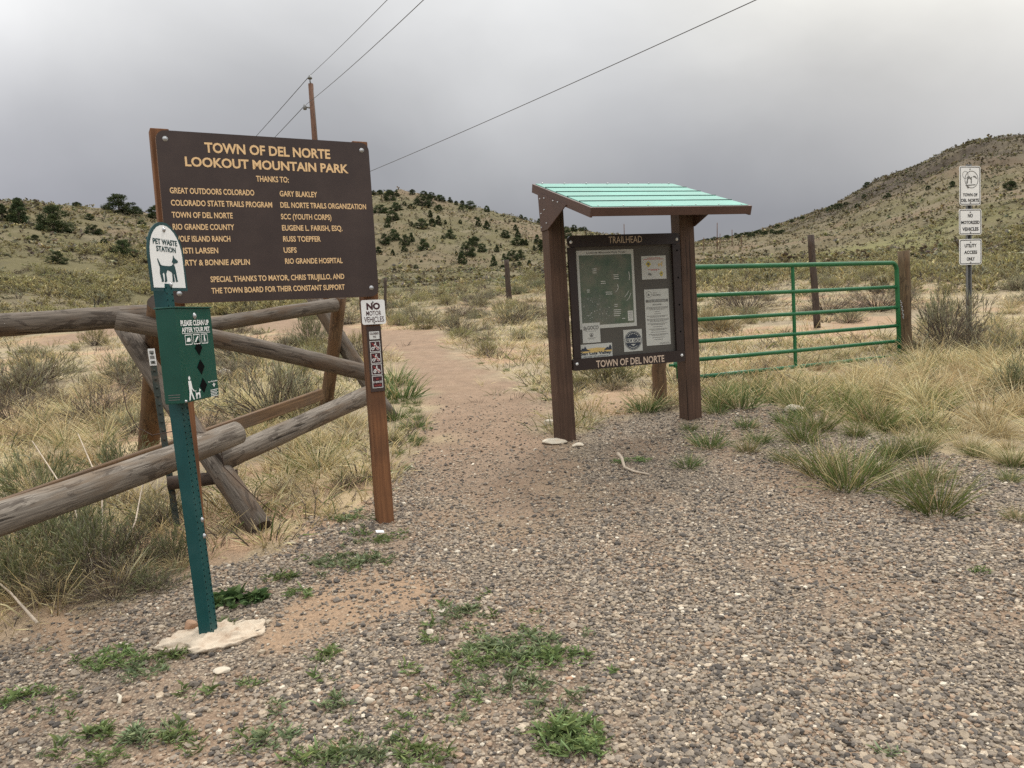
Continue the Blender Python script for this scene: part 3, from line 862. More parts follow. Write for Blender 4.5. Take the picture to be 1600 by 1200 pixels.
    for v in bm.verts:
        x, y, z = v.co
        n = float(fbm(np.array([x * 1.7 + 3]), np.array([y * 1.7]), 77, 4)[0]) - 0.5
        n2 = float(fbm(np.array([x * 6 + 3]), np.array([y * 6 + z * 3]), 79, 3)[0]) - 0.5
        q = 1 + n * 0.75
        n3 = float(fbm(np.array([x * 14 + 9]), np.array([y * 14 + z * 5]), 83, 3)[0]) - 0.5
        v.co = (x * 0.215 * q * (1 + n2 * 0.22), y * 0.140 * q * (1 + n2 * 0.22), z * 0.028 * (1 + n2 * 1.2) + n2 * 0.014 + n3 * 0.012)
    bmesh.ops.rotate(bm, verts=bm.verts, cent=(0, 0, 0), matrix=Matrix.Rotation(R(24), 3, 'Z'))
    mb = MB(); mb.add_bm(bm, Matrix.Translation((0.02, 0.02, 0.002)), 0, True)
    mb.build('concrete_footing', 'concrete', root)


build_station()


# ------------------------------------------------------------------ the trailhead kiosk
def map_material():
    def f(nt):
        tc = node(nt, 'ShaderNodeTexCoord').outputs['Object']
        n = node(nt, 'ShaderNodeTexNoise', {'Vector': tc, 'Scale': 5.0, 'Detail': 8.0, 'Roughness': 0.62}).outputs['Fac']
        s = node(nt, 'ShaderNodeSeparateXYZ', {0: tc}).outputs
        col = ramp(nt, n, [(0.32, (0.045, 0.095, 0.058)), (0.5, (0.105, 0.135, 0.09)), (0.68, (0.20, 0.185, 0.14))])
        br = node(nt, 'ShaderNodeTexBrick', {'Vector': node(nt, 'ShaderNodeMapping', {'Vector': tc, 'Rotation': (R(90), 0, 0)}).outputs[0], 'Scale': 26.0, 'Color1': (0.11, 0.125, 0.095, 1), 'Color2': (0.085, 0.10, 0.075, 1), 'Mortar': (0.24, 0.25, 0.21, 1), 'Mortar Size': 0.035}).outputs['Color']
        town = ramp(nt, mth(nt, 'ADD', mth(nt, 'ADD', mth(nt, 'MULTIPLY', s[2], -2.2), mth(nt, 'MULTIPLY', s[0], -1.1)), mth(nt, 'MULTIPLY', n, 0.5)), [(0.0, (1, 1, 1)), (0.12, (0, 0, 0))])
        # the streets fill the lower left of the map
        town = mth(nt, 'SUBTRACT', 1.0, town)
        col = mixc(nt, mth(nt, 'MULTIPLY', town, 0.0), col, br)
        return pbsdf(nt, col, 0.3, None, 0, 0.5)
    mat('map_print', f)


map_material()


def build_kiosk():
    M = frame((0.996, 6.45, 1.639), R(19.11), R(0.51))
    k = Kit('trailhead_kiosk', M, 1.05, 'brown trailhead notice kiosk with a sloping teal metal roof', 'kiosk')
    for x in (-0.605, 0.602):
        mb = MB(); mb.box((x, 0.06, -0.235), (0.142, 0.142, 2.21), 0.005); k.part(mb, 'post', 'kiosk_post')
    # roof frame: z falls from back to front
    yb, zb, yf, zf = 0.27, 1.000, -0.79, 0.645
    sl = math.atan2(zb - zf, yb - yf)
    RF = Matrix.Translation((0, yf, zf)) @ Matrix.Rotation(sl, 4, 'X')
    dep = math.hypot(zb - zf, yb - yf)
    mb = MB(); hw = 0.652
    mb.box(None, (2 * hw, dep, 0.012), 0.002, 0, RF @ Matrix.Translation((0, dep / 2, 0.006)))
    roof = k.part(mb, 'roof', 'teal_roof')
    mb = MB()
    for i in range(1, 5):
        y = dep * i / 5 + 0.0
        mb.box(None, (2 * hw + 0.004, 0.009, 0.010), 0, 0, RF @ Matrix.Translation((0, y, 0.013)))
    k.part(mb, 'seam', 'teal_seam', roof)
    mb = MB()
    for i in range(7):
        mb.box(None, (0.012, 0.012, 0.012), 0.003, 0, RF @ Matrix.Translation((-0.6 + i * 0.2, dep - 0.02, 0.016)))
        mb.box(None, (0.009, 0.009, 0.008), 0.003, 0, RF @ Matrix.Translation((-0.6 + i * 0.2, 0.02, 0.014)))
    k.part(mb, 'screw', 'zinc', roof)
    mb = MB()
    mb.box(None, (2 * hw + 0.016, 0.018, 0.062), 0.002, 0, RF @ Matrix.Translation((0, -0.010, -0.024)))
    k.part(mb, 'fascia', 'kiosk_brown')
    mb = MB()
    mb.box(None, (2 * hw + 0.016, 0.018, 0.062), 0.002, 0, RF @ Matrix.Translation((0, dep + 0.010, -0.024)))
    k.part(mb, 'fascia', 'kiosk_brown')
    for sx in (-1, 1):
        mb = MB(); mb.box(None, (0.018, dep + 0.036, 0.070), 0.002, 0, RF @ Matrix.Translation((sx * (hw + 0.013), dep / 2, -0.028))); k.part(mb, 'rafter', 'kiosk_brown')
        mb = MB()
        zt = lambda y: zf + (y - yf) * math.tan(sl) - 0.045
        x0 = sx * 0.6745
        mb.prism([(0.155, zt(0.155)), (-0.40, zt(-0.40)), (-0.015, 0.60), (0.135, 0.60)], x0 if sx > 0 else x0 - 0.008, x0 + 0.008 if sx > 0 else x0, axis='x')
        g = k.part(mb, 'gusset', 'kiosk_brown')
        mb = MB()
        for y, z in ((0.11, 0.86), (0.02, 0.85), (-0.16, 0.80), (-0.25, 0.775), (0.10, 0.74), (0.03, 0.76), (0.11, 0.63), (0.0, 0.65)):
            bm = bmesh.new(); bmesh.ops.create_uvsphere(bm, u_segments=8, v_segments=5, radius=0.0075)
            mb.add_bm(bm, Matrix.Translation((x0 + sx * 0.009, y, z)), 0, True)
        k.part(mb, 'bolt', 'zinc', g)
    # purlins under the roof
    for y in (0.16, 0.80):
        mb = MB(); mb.box(None, (2 * hw - 0.02, 0.04, 0.06), 0.002, 0, RF @ Matrix.Translation((0, y + 0.03, -0.031))); k.part(mb, 'purlin', 'kiosk_brown')
    # notice board: backing, frame
    mb = MB(); mb.box((0, 0.014, 0), (0.96, 0.012, 1.0), 0); panel = k.part(mb, 'notice_panel', 'board_grey')
    mb = MB(); mb.prism(rrect(1.03, 0.092, 0.03, 4, 0.004, 0.500), -0.022, 0.010); head = k.part(mb, 'header_board', 'frame_brown')
    mb = MB(); mb.prism(rrect(1.05, 0.096, 0.012, 3, -0.002, -0.500), -0.022, 0.010); foot = k.part(mb, 'footer_board', 'frame_brown')
    for x0, x1 in ((-0.515, -0.452), (0.447, 0.522)):
        mb = MB(); mb.box(((x0 + x1) / 2, -0.004, 0), (x1 - x0, 0.030, 0.904), 0.002); st = k.part(mb, 'stile', 'frame_brown')
        if x0 > 0:
            mb = MB()
            for z in (0.40, 0.17, -0.06, -0.29): mb.disc((0.49, z), 0.008, -0.0205, 10)
            k.part(mb, 'hole', 'slot_black', st)
    mb = MB(); letter(mb, 'TRAILHEAD', -0.152, 0.157, 0.475, 0.054, -0.0235, 0.0); k.part(mb, 'lettering', 'letter_pale', head)
    mb = MB(); letter(mb, 'TOWN OF DEL NORTE', -0.323, 0.317, -0.536, 0.057, -0.0235, 0.02); k.part(mb, 'lettering', 'letter_pale', foot)
    for x, z, p in ((-0.490, 0.493, head), (0.490, 0.493, head), (-0.495, -0.493, foot), (0.490, -0.493, foot)):
        mb = MB(); bolt_head(mb, x, z, -0.022, 0.010); k.part(mb, 'bolt', 'paint_white', p)

    # papers, each a thin sheet laid on the panel
    def sheet(name, x0, x1, z0, z1, y, m='paper_white', lab=None, tilt=0.0):
        mb = MB(); cx, cz = (x0 + x1) / 2, (z0 + z1) / 2
        mb.prism([(x0, z0), (x1, z0), (x1, z1), (x0, z1)], y, y + 0.0015)
        o = k.part(mb, name, m); tag(o, lab); return o

    def mark(fn, name, m, p):
        mb = MB(); fn(mb); return k.part(mb, name, m, p)
    mp = sheet('trail_map', -0.437, 0.086, -0.216, 0.425, 0.0055, lab='large green aerial trail map sheet')
    y = 0.0042
    mark(lambda b: b.flat([(-0.415, -0.186), (0.063, -0.186), (0.063, 0.386), (-0.415, 0.386)], y), 'map_image', 'map_print', mp)
    rng = random.Random(3)

    def streets(b):
        for i in range(26):
            x = -0.41 + i * 0.0115; z1 = 0.12 - 0.16 * abs(i - 9) / 16 + rng.uniform(-0.03, 0.03)
            b.flat([(x, -0.186), (x + 0.0022, -0.186), (x + 0.0022, z1), (x, z1)], y - 0.0006)
        for j in range(18):
            z = -0.18 + j * 0.0125; x1 = -0.12 - 0.008 * j + rng.uniform(-0.05, 0.05)
            b.flat([(-0.413, z), (x1, z), (x1, z + 0.002), (-0.413, z + 0.002)], y - 0.0007)
    mark(streets, 'street_lines', 'ink_grey', mp)

    def labels(b):
        for (x, z, n, w) in ((-0.30, 0.27, 3, 0.045), (-0.11, 0.215, 3, 0.05), (-0.23, 0.165, 2, 0.045), (-0.19, 0.075, 2, 0.06), (-0.36, 0.10, 2, 0.03), (-0.115, -0.03, 2, 0.03), (-0.125, -0.075, 4, 0.07), (-0.05, -0.15, 1, 0.03)):
            for i in range(n):
                q = w * rng.uniform(0.75, 1); b.flat([(x, z - i * 0.016), (x + q, z - i * 0.016), (x + q, z - i * 0.016 + 0.006), (x, z - i * 0.016 + 0.006)], y - 0.0011)
        for i in range(40):
            x, z = rng.uniform(-0.40, -0.16), rng.uniform(-0.18, 0.08); b.disc((x, z), rng.uniform(0.002, 0.004), y - 0.0012, 6)
        for pts in ([(-.08, .14), (-.075, .11), (-.085, .09), (-.105, .075)], [(.03, .24), (.035, .2), (.03, .17)], [(.02, .08), (.0, .05), (-.02, .03)], [(.04, .06), (.02, .02), (.0, .0)]):
            for (a, c), (d, e) in zip(pts[:-1], pts[1:]):
                b.flat([(a, c), (a + 0.006, c), (d + 0.006, e), (d, e)], y - 0.0013)
        b.flat([(0.005, -0.17), (0.055, -0.17), (0.055, -0.085), (0.005, -0.085)], y - 0.0011)
    mark(labels, 'map_labels', 'paper_white', mp)

    def title(b):
        letter(b, 'Lookout Mountain Park Trails', -0.345, 0.01, 0.397, 0.016, y, 0.012)
        for i in range(4): b.flat([(0.015, -0.10 - i * 0.016), (0.048, -0.10 - i * 0.016), (0.048, -0.097 - i * 0.016), (0.015, -0.097 - i * 0.016)], y - 0.0022)
    mark(title, 'lettering', 'ink_grey', mp)
    sm = sheet('notice', 0.157, 0.391, 0.167, 0.363, 0.0055, lab='small square notice with four coloured pictures')

    def text_rows(b, x0, x1, rows, y, h=0.0035, seed=0):
        r = random.Random(seed)
        for z, f in rows:
            w = (x1 - x0) * f; c = (x0 + x1) / 2; x = c - w / 2
            while x < c + w / 2 - 0.004:
                q = min(r.uniform(0.008, 0.022), c + w / 2 - x)
                b.flat([(x, z), (x + q, z), (x + q, z + h), (x, z + h)], y); x += q + 0.004
    mark(lambda b: text_rows(b, 0.17, 0.38, [(0.343, 0.6), (0.333, 0.9), (0.247, 0.55), (0.24, 0.3)], y, 0.004, 1), 'red_print', 'ink_red', sm)

    def pics(b):
        b.flat([(0.195, 0.295), (0.222, 0.268), (0.249, 0.295), (0.222, 0.322)], y); b.flat([(0.325, 0.215), (0.337, 0.19), (0.35, 0.19), (0.36, 0.215), (0.345, 0.235)], y)
    mark(pics, 'yellow_picture', 'ink_yellow', sm)

    def pics2(b):
        b.disc((0.222, 0.296), 0.012, y - 0.0008, 10); b.flat([(0.21, 0.20), (0.222, 0.222), (0.248, 0.215), (0.245, 0.195), (0.225, 0.205)], y); b.disc((0.343, 0.213), 0.008, y - 0.0008, 8)
    mark(pics2, 'dark_picture', 'ink_grey', sm)
    mark(lambda b: [shape(b, s, 0.315, 0.272, 0.045, 0.045, y) for s in (DOG, HEAD)], 'brown_picture', 'ink_ochre', sm)
    rg = sheet('notice', 0.171, 0.404, -0.392, 0.083, 0.0055, lab='tall white sheet of trail regulations')

    def reg(b):
        b.flat([(0.18, -0.026), (0.395, -0.026), (0.395, -0.004), (0.18, -0.004)], y)
        b.disc((0.212, 0.040), 0.027, y, 18, 0, 0.0245); b.flat([(0.20, 0.03), (0.206, 0.05), (0.216, 0.046), (0.222, 0.03)], y)
        letter(b, 'TOWN OF', 0.25, 0.29, 0.046, 0.009, y, 0.0); letter(b, 'DEL NORTE', 0.25, 0.325, 0.026, 0.013, y, 0.02)
        letter(b, 'REGULATIONS', 0.245, 0.33, -0.053, 0.011, y, 0.02)
        rows = []
        z = -0.072
        for i, (n, f) in enumerate(((3, 0.95), (1, 0.3), (1, 0.4), (2, 0.92), (3, 0.96), (2, 0.9), (1, 0.6), (2, 0.82), (1, 0.92), (2, 0.85), (1, 0.75), (1, 0.55))):
            for j in range(n):
                rows.append((z, f if j < n - 1 else f * 0.7)); z -= 0.0095
            z -= 0.0085
        text_rows(b, 0.178, 0.397, [q for q in rows if q[0] > -0.375], y, 0.0042, 5)
        text_rows(b, 0.29, 0.40, [(-0.375, 0.8), (-0.383, 0.9)], y, 0.003, 6)
    mark(reg, 'print', 'ink_grey', rg)
    mark(lambda b: letter(b, 'TRAIL REGULATIONS', 0.20, 0.375, -0.0205, 0.011, y - 0.001, 0.02), 'white_print', 'paper_white', rg)
    gc = sheet('notice', -0.420, -0.259, -0.330, -0.1665, 0.003, lab='small white sponsor sheet lettered GOCO')
    y2 = 0.0018

    def goco(b):
        letter(b, 'GOCO', -0.374, -0.272, -0.222, 0.032, y2, 0.03)
        for i in range(4): b.flat([(-0.408 + i * 0.008, -0.226), (-0.403 + i * 0.008, -0.226), (-0.403 + i * 0.008, -0.226 + 0.036 - 0.006 * abs(i - 1)), (-0.408 + i * 0.008, -0.226 + 0.036 - 0.006 * abs(i - 1))], y2)
        text_rows(b, -0.405, -0.275, [(-0.236, 0.8)], y2, 0.003, 7)
        b.flat([(-0.355, -0.278), (-0.340, -0.252), (-0.325, -0.278)], y2); b.disc((-0.340, -0.265), 0.017, y2 - 0.0005, 14, 0, 0.0145)
        text_rows(b, -0.40, -0.28, [(-0.292, 0.6), (-0.30, 0.4)], y2, 0.003, 8)
    mark(goco, 'print', 'ink_grey', gc)
    sl_ = sheet('sticker', -0.0445, 0.130, -0.428, -0.244, 0.0055, lab='square sticker with a round dark SLV GO emblem')

    def slv(b):
        b.disc((0.043, -0.336), 0.080, y, 30, 0, 0.076); b.disc((0.043, -0.336), 0.072, y, 30)
    mark(slv, 'emblem', 'ink_navy', sl_)

    def slv2(b):
        b.flat([(-0.030, -0.354), (0.116, -0.354), (0.116, -0.318), (-0.030, -0.318)], y - 0.0008)
        for i in range(15):
            a = R(205 - i * 230 / 14 + 0); q = 0.058
            if 35 < (math.degrees(a) % 360) < 145: b.disc((0.043 + q * math.cos(a), -0.336 + q * math.sin(a)), 0.005, y - 0.0008, 6)
        for i in range(9):
            a = R(235 + i * 70 / 8); b.disc((0.043 + 0.06 * math.cos(a), -0.336 + 0.06 * math.sin(a)), 0.004, y - 0.0008, 6)
        b.flat([(0.02, -0.367), (0.066, -0.367), (0.043, -0.383)], y - 0.0008)
    mark(slv2, 'white_marking', 'paper_white', sl_)
    mark(lambda b: letter(b, 'SLV GO!', -0.024, 0.110, -0.350, 0.028, y - 0.0016, 0.03), 'lettering', 'ink_navy', sl_)
    sn = sheet('sticker', -0.457, -0.155, -0.455, -0.341, 0.0055, lab='wide cream San Luis Valley sticker with mountains')

    def peaks(b):
        b.flat([(-0.452, -0.398), (-0.425, -0.368), (-0.415, -0.376), (-0.402, -0.356), (-0.385, -0.385), (-0.365, -0.392), (-0.352, -0.398)], y)
        b.flat([(-0.235, -0.398), (-0.215, -0.382), (-0.20, -0.372), (-0.19, -0.38), (-0.175, -0.354), (-0.161, -0.372), (-0.161, -0.398)], y)
        letter(b, 'San Luis Valley', -0.446, -0.166, -0.428, 0.024, y - 0.001, 0.03)
        letter(b, 'Great Outdoors', -0.420, -0.195, -0.447, 0.011, y - 0.001, 0.0)
    mark(lambda b: b.flat([(-0.452, -0.412), (-0.160, -0.412), (-0.160, -0.384), (-0.30, -0.372), (-0.452, -0.384)], y + 0.0006), 'dune_band', 'ink_ochre', sn)
    mark(peaks, 'mountain_print', 'ink_navy', sn)


build_kiosk()


# ------------------------------------------------------------------ green pipe gate and its posts
def build_gate():
    M = frame((3.628, 9.4, 1.406), R(27.17), R(0.14), R(0.25))
    k = Kit('pipe_gate', M, 0.66, 'green six rail pipe gate across the dirt track', 'gate')
    r = 0.026; xl, xr, zt, zb = -2.0, 1.70, 0.612, -0.614
    mb = MB()
    pts = [(xl, 0, zb), (xl, 0, zt - 0.10)] + [(xl + 0.10 - 0.10 * math.cos(a), 0, zt - 0.10 + 0.10 * math.sin(a)) for a in np.linspace(0.2, math.pi / 2, 6)]
    pts += [(xl + 0.10 + t * (xr - xl - 0.2), 0, zt) for t in np.linspace(0.1, 0.9, 6)]
    pts += [(xr - 0.10 + 0.10 * math.sin(a), 0, zt - 0.10 + 0.10 * math.cos(a)) for a in np.linspace(0, math.pi / 2, 7)]
    pts += [(xr + 0.012, 0, 0.0), (xr + 0.025, 0, zb)]
    mb.tube(pts, r * 1.1, 12); k.part(mb, 'outer_frame', 'gate_green')
    for z in (0.297, 0.029, -0.214, -0.417, -0.613):
        mb = MB(); mb.tube([(xl + 0.01, 0, z), (xl + 1.2, 0, z - 0.002), (0, 0, z - 0.004), (xr, 0, z)], r * 0.92, 12); k.part(mb, 'rail', 'gate_green')
    mb = MB(); mb.box((-0.2, 0, -0.005), (0.036, 0.030, 1.21), 0.006); k.part(mb, 'stay', 'gate_green')
    for z in (0.40, -0.455):
        mb = MB(); mb.tube([(xl - 0.03, 0.0, z), (xl - 0.11, 0.02, z)], 0.016, 10); mb.tube([(xl - 0.03, 0.0, z - 0.03), (xl - 0.03, 0, z + 0.03)], 0.030, 10); k.part(mb, 'hinge', 'gate_green')
    mb = MB()
    for i in range(9):   # latch chain hanging by the post
        a = Vector((xr + 0.028 + 0.016 * (i % 2), -0.030 - 0.004 * i, 0.10 - i * 0.026)); n = 8
        mb.tube([a + Vector((0.009 * math.cos(2 * math.pi * t / n), (0.006 if i % 2 else 0) * math.cos(2 * math.pi * t / n), 0.018 * math.sin(2 * math.pi * t / n))) for t in range(n + 1)], 0.003, 5)
    k.part(mb, 'chain', 'zinc')


build_gate()


def wood_post(top, base, rad, label, m='log_brown', name='wooden_post', group=None, rough=0.03, seed=0, bury=0.15, taper=0.9):
    base = Vector(base); top = Vector(top); rng = random.Random(seed)
    d = (top - base)
    root = tag(empty(name, loc=tuple(base)), label, 'post', group)
    pts = [-d * (bury / d.length)] + [d * t + Vector((rng.uniform(-1, 1), rng.uniform(-1, 1), 0)) * rad * 0.12 for t in (0.12, 0.3, 0.5, 0.7, 0.88)] + [d]
    mb = MB(); mb.tube(pts, [rad * (1 + (taper - 1) * i / 6) for i in range(7)], 14, rough=rough, rng=rng, mcap=1)
    o = mb.build(name + '_mesh', [m, 'log_end'])
    # one mesh: drop the Empty again
    o.location = base; o.name = name
    tag(o, label, 'post', group)
    bpy.data.objects.remove(root); o.name = name
    return o


def at_base(u, v, y): return Vector(at(u, v, y))


gp = Vector(frame((3.628, 9.4, 1.406), R(27.17)) @ Vector((1.868, 0.02, 0.772)))
wood_post(gp, (gp.x + 0.015, gp.y, gz(gp.x, gp.y)), 0.076, 'round wooden gate post beside the latch end of the green gate', 'log_post', seed=2, rough=0.015, taper=0.97)
hb = spot(1030, 630); hp = at(1030, 555, hb[1])
wood_post(hp, hb, 0.075, 'short brown post standing behind the notice kiosk beside the gate hinge', 'log_brown', seed=5)
for (tu, tv, bu, bv, rad, lab, m, sd) in ((1267, 367, 1277, 512, 0.062, 'tall dark crooked post standing behind the green gate', 'log_dark', 7),
                                         (791, 406, 796, 468, 0.07, 'weathered post in the scrub left of the kiosk', 'log_dark', 8),
                                         (602, 434, 602, 491, 0.035, 'thin dark post just right of the park sign', 'log_dark', 9)):
    b = spot(bu, bv); wood_post(at(tu, tv, b[1]), b, rad * (b[1] / 14 if b[1] > 14 else 1) ** 0.6, lab, m, seed=sd, rough=0.06)


def steel_post(u0, v0, u1, v1, label, y=None, tip=False, lean=0.0):
    b = spot(u1, v1) if y is None else np.array(at(u1, v1, y)); t = np.array(at(u0, v0, b[1] + lean))
    root = tag(empty('steel_post', loc=tuple(b)), label, 'post')
    d = Vector(t - b); z = d.normalized(); x = Vector((0.8, 0.6, 0)); y_ = z.cross(x).normalized(); x = y_.cross(z)
    F = Matrix(((x.x, y_.x, z.x, 0), (x.y, y_.y, z.y, 0), (x.z, y_.z, z.z, 0), (0, 0, 0, 1)))
    w = 0.019
    mb = MB(); mb.prism([(-w, 0), (w, 0), (w, 0.004), (0.003, 0.004), (0.003, 0.03), (-0.003, 0.03), (-0.003, 0.004), (-w, 0.004)], -0.25, d.length - (0.11 if tip else 0), axis='z')
    for i in range(int(d.length / 0.055)): mb.box((0, -0.005, 0.03 + i * 0.055), (0.012, 0.012, 0.012), 0.002)
    mb.v = [tuple(F @ Vector(p)) for p in mb.v]; mb.build('shaft', 'post_steel_green', root)
    if tip:
        mb = MB(); mb.prism([(-w * 1.05, -0.004), (w * 1.05, -0.004), (w * 1.05, 0.006), (0.004, 0.006), (0.004, 0.032), (-0.004, 0.032), (-0.004, 0.006), (-w * 1.05, 0.006)], d.length - 0.11, d.length, axis='z')
        mb.v = [tuple(F @ Vector(p)) for p in mb.v]; o = mb.build('white_tip', 'aged_white', root)
        mb = MB()
        for i in range(3): mb.flat([(-0.014, d.length - 0.10 + i * 0.033), (0.012, d.length - 0.10 + i * 0.033), (0.012, d.length - 0.08 + i * 0.033), (-0.014, d.length - 0.08 + i * 0.033)], -0.0055)
        mb.v = [tuple(F @ Vector(p)) for p in mb.v]; mb.build('dark_band', 'ink_grey', o)


steel_post(236, 545, 278, 832, 'leaning green steel fence post with a white banded tip beside the log fence', tip=True, y=4.6, lean=0.25)
steel_post(147, 466, 149, 492, 'thin dark steel post standing behind the left top rail')


# ------------------------------------------------------------------ the three signs on a steel post by the gate
def build_sign_pole():
    M = frame((6.609, 11.0, 3.088), R(16.3))
    bz = 3.088 - gz(6.62, 11.05)
    k = Kit('sign_post', M, bz, 'grey steel post carrying three stacked white signs', 'sign post')
    mb = MB(); t = 0.005; w = 0.045
    mb.prism([(-w, 0.012), (-w + 0.018, 0.012), (-w + 0.024, 0.045), (w - 0.024, 0.045), (w - 0.018, 0.012), (w, 0.012), (w, 0.017), (w - 0.014, 0.017), (w - 0.020, 0.05), (-w + 0.020, 0.05), (-w + 0.014, 0.017), (-w, 0.017)], -bz - 0.2, 0.30, axis='z')
    mb.v = [(x - 0.02 if z < -1 else x, y, z) for x, y, z in mb.v]
    k.part(mb, 'post', 'dull_steel')
    for cz, h, lines, lab in ((0.0, 0.546, [('TOWN OF', -0.13, 0.13, -0.150, 0.044), ('DEL NORTE', -0.160, 0.158, -0.228, 0.046)], 'top white sign with a round town emblem'),
                              (-0.506, 0.362, [('NO', -0.045, 0.045, 0.062, 0.052), ('MOTORIZED', -0.165, 0.165, -0.030, 0.046), ('VEHICLES', -0.145, 0.145, -0.125, 0.050)], 'middle white sign reading no motorized vehicles'),
                              (-0.926, 0.362, [('UTILITY', -0.105, 0.108, 0.062, 0.050), ('ACCESS', -0.115, 0.118, -0.030, 0.048), ('ONLY', -0.070, 0.075, -0.125, 0.050)], 'bottom white sign reading utility access only')):
        w = 0.378 if h > 0.4 else 0.404
        mb = MB(); mb.prism(rrect(w, h, 0.035, 5, 0, cz), 0.0, 0.003); p = k.part(mb, 'sign_plate', 'paint_white'); tag(p, lab)
        mb = MB(); rim(mb, rrect(w - 0.022, h - 0.022, 0.027, 5, 0, cz), rrect(w - 0.042, h - 0.042, 0.018, 5, 0, cz), -0.0015)
        for s, a, b, z, c in lines: letter(mb, s, a, b, cz + z, c, -0.0015, 0.035)
        k.part(mb, 'lettering', 'ink_black', p)
        mb = MB(); bolt_head(mb, 0, cz + h / 2 - 0.045, 0, 0.009); bolt_head(mb, 0, cz - h / 2 + 0.035, 0, 0.009); k.part(mb, 'bolt', 'dull_steel', p)
        if h > 0.4:
            mb = MB(); mb.disc((0.025, 0.085), 0.122, -0.0015, 30, 0, 0.112); mb.disc((-0.085, 0.150), 0.052, -0.0018, 20, 0, 0.046)
            mb.flat([(-0.07, 0.03), (-0.05, 0.11), (-0.02, 0.14), (0.01, 0.11), (0.03, 0.13), (0.03, 0.03), (0.012, 0.03), (0.012, 0.08), (-0.015, 0.10), (-0.04, 0.08), (-0.04, 0.03)], -0.0015)
            mb.flat([(0.04, 0.12), (0.07, 0.14), (0.10, 0.13), (0.125, 0.10), (0.12, 0.09), (0.08, 0.115)], -0.0015)
            mb.flat([(-0.075, -0.005), (0.09, 0.005), (0.10, 0.02), (-0.085, 0.01)], -0.0015)
            mb.flat([(-0.07, -0.01), (-0.045, -0.04), (-0.02, -0.035), (-0.03, -0.01)], -0.0015)
            k.part(mb, 'emblem', 'ink_grey', p)


build_sign_pole()


# ------------------------------------------------------------------ the log fence
def build_fence():
    base = np.array(spot(405, 822))
    root = tag(empty('log_fence', loc=tuple(base)), 'weathered grey log fence of long rails on crossed bucks', 'fence')

    def log(name, a, b, r0, r1, m, seed, sag=0.0, rough=0.045, n=17, bend=0.0):
        rng = random.Random(seed)
        a, b = [Vector(at(*q)) if isinstance(q, tuple) else Vector(q) for q in (a, b)]
        pts = []; rad = []
        side = Vector((rng.uniform(-1, 1), rng.uniform(-1, 1), rng.uniform(-1, 1)))
        for i in range(n):
            t = i / (n - 1); p = a.lerp(b, t) + Vector((0, 0, -sag * 4 * t * (1 - t))) + side * (bend * math.sin(t * 5 + seed))
            pts.append(p - Vector(base)); rad.append((r0 + (r1 - r0) * t) * (1 + rng.uniform(-0.025, 0.025)))
        mb = MB(); mb.tube(pts, rad, 22, rough=rough, rng=rng, mcap=1)
        return mb.build(name, [m, 'log_end'], root)
    log('rail', (-150, 514, 4.3), (246, 492, 5.35), 0.068, 0.073, 'log_grey', 11, 0.01, 0.045, bend=0.006)
    log('rail', (181, 500, 4.98), (592, 587, 5.75), 0.064, 0.060, 'log_grey', 12, -0.015, 0.03, bend=0.008)
    log('rail', (215, 530, 6.0), (524, 476, 7.3), 0.064, 0.064, 'log_grey', 13, -0.01, 0.05, bend=0.008)
    log('rail', (-190, 876, 3.1), (372, 676, 4.62), 0.081, 0.071, 'log_pale', 14, 0.012, 0.03, 13, bend=0.007)
    log('rail', (340, 722, 4.72), (590, 610, 5.7), 0.070, 0.066, 'log_pale', 15, 0.0, 0.03, bend=0.006)
    log('brace', (262, 755, 4.62), (372, 743, 4.75), 0.042, 0.040, 'log_dark', 16, 0, 0.04, 6)
    log('leg', (248, 470, 5.05), spot(231, 712), 0.066, 0.088, 'log_brown', 17, 0, 0.07, 10, bend=0.012)
    log('leg', (192, 512, 5.45), spot(408, 828), 0.062, 0.072, 'log_grey', 18, 0, 0.05, 10, bend=0.008)
    log('leg', (531, 462, 7.35), spot(508, 652), 0.062, 0.070, 'log_brown', 19, 0, 0.06, 9, bend=0.006)
    log('leg', (486, 460, 7.75), spot(612, 655), 0.070, 0.080, 'log_grey', 20, 0, 0.05, 9, bend=0.006)
    # the sawn slab behind, from buck to buck
    a, b = Vector(at(-120, 838, 3.9)) - Vector(base), Vector(at(503, 616, 7.2)) - Vector(base)
    x = (b - a).normalized(); y = Vector((0, 0, 1)).cross(x).normalized(); z = x.cross(y)
    # local z along the board so the grain follows it
    Fm = Matrix(((z.x, y.x, x.x, (a.x + b.x) / 2), (z.y, y.y, x.y, (a.y + b.y) / 2), (z.z, y.z, x.z, (a.z + b.z) / 2), (0, 0, 0, 1)))
    mb = MB(); mb.box((0, 0, 0), (0.105, 0.045, (b - a).length), 0.008)
    o = mb.build('slab_rail', 'slab_wood', root); o.matrix_local = Fm


sawn_wood('slab_wood', (0.10, 0.06, 0.035), (0.24, 0.15, 0.085), (0.11, 0.085, 0.065))
build_fence()


# ------------------------------------------------------------------ utility poles and wires
POLE_Y = 33.0


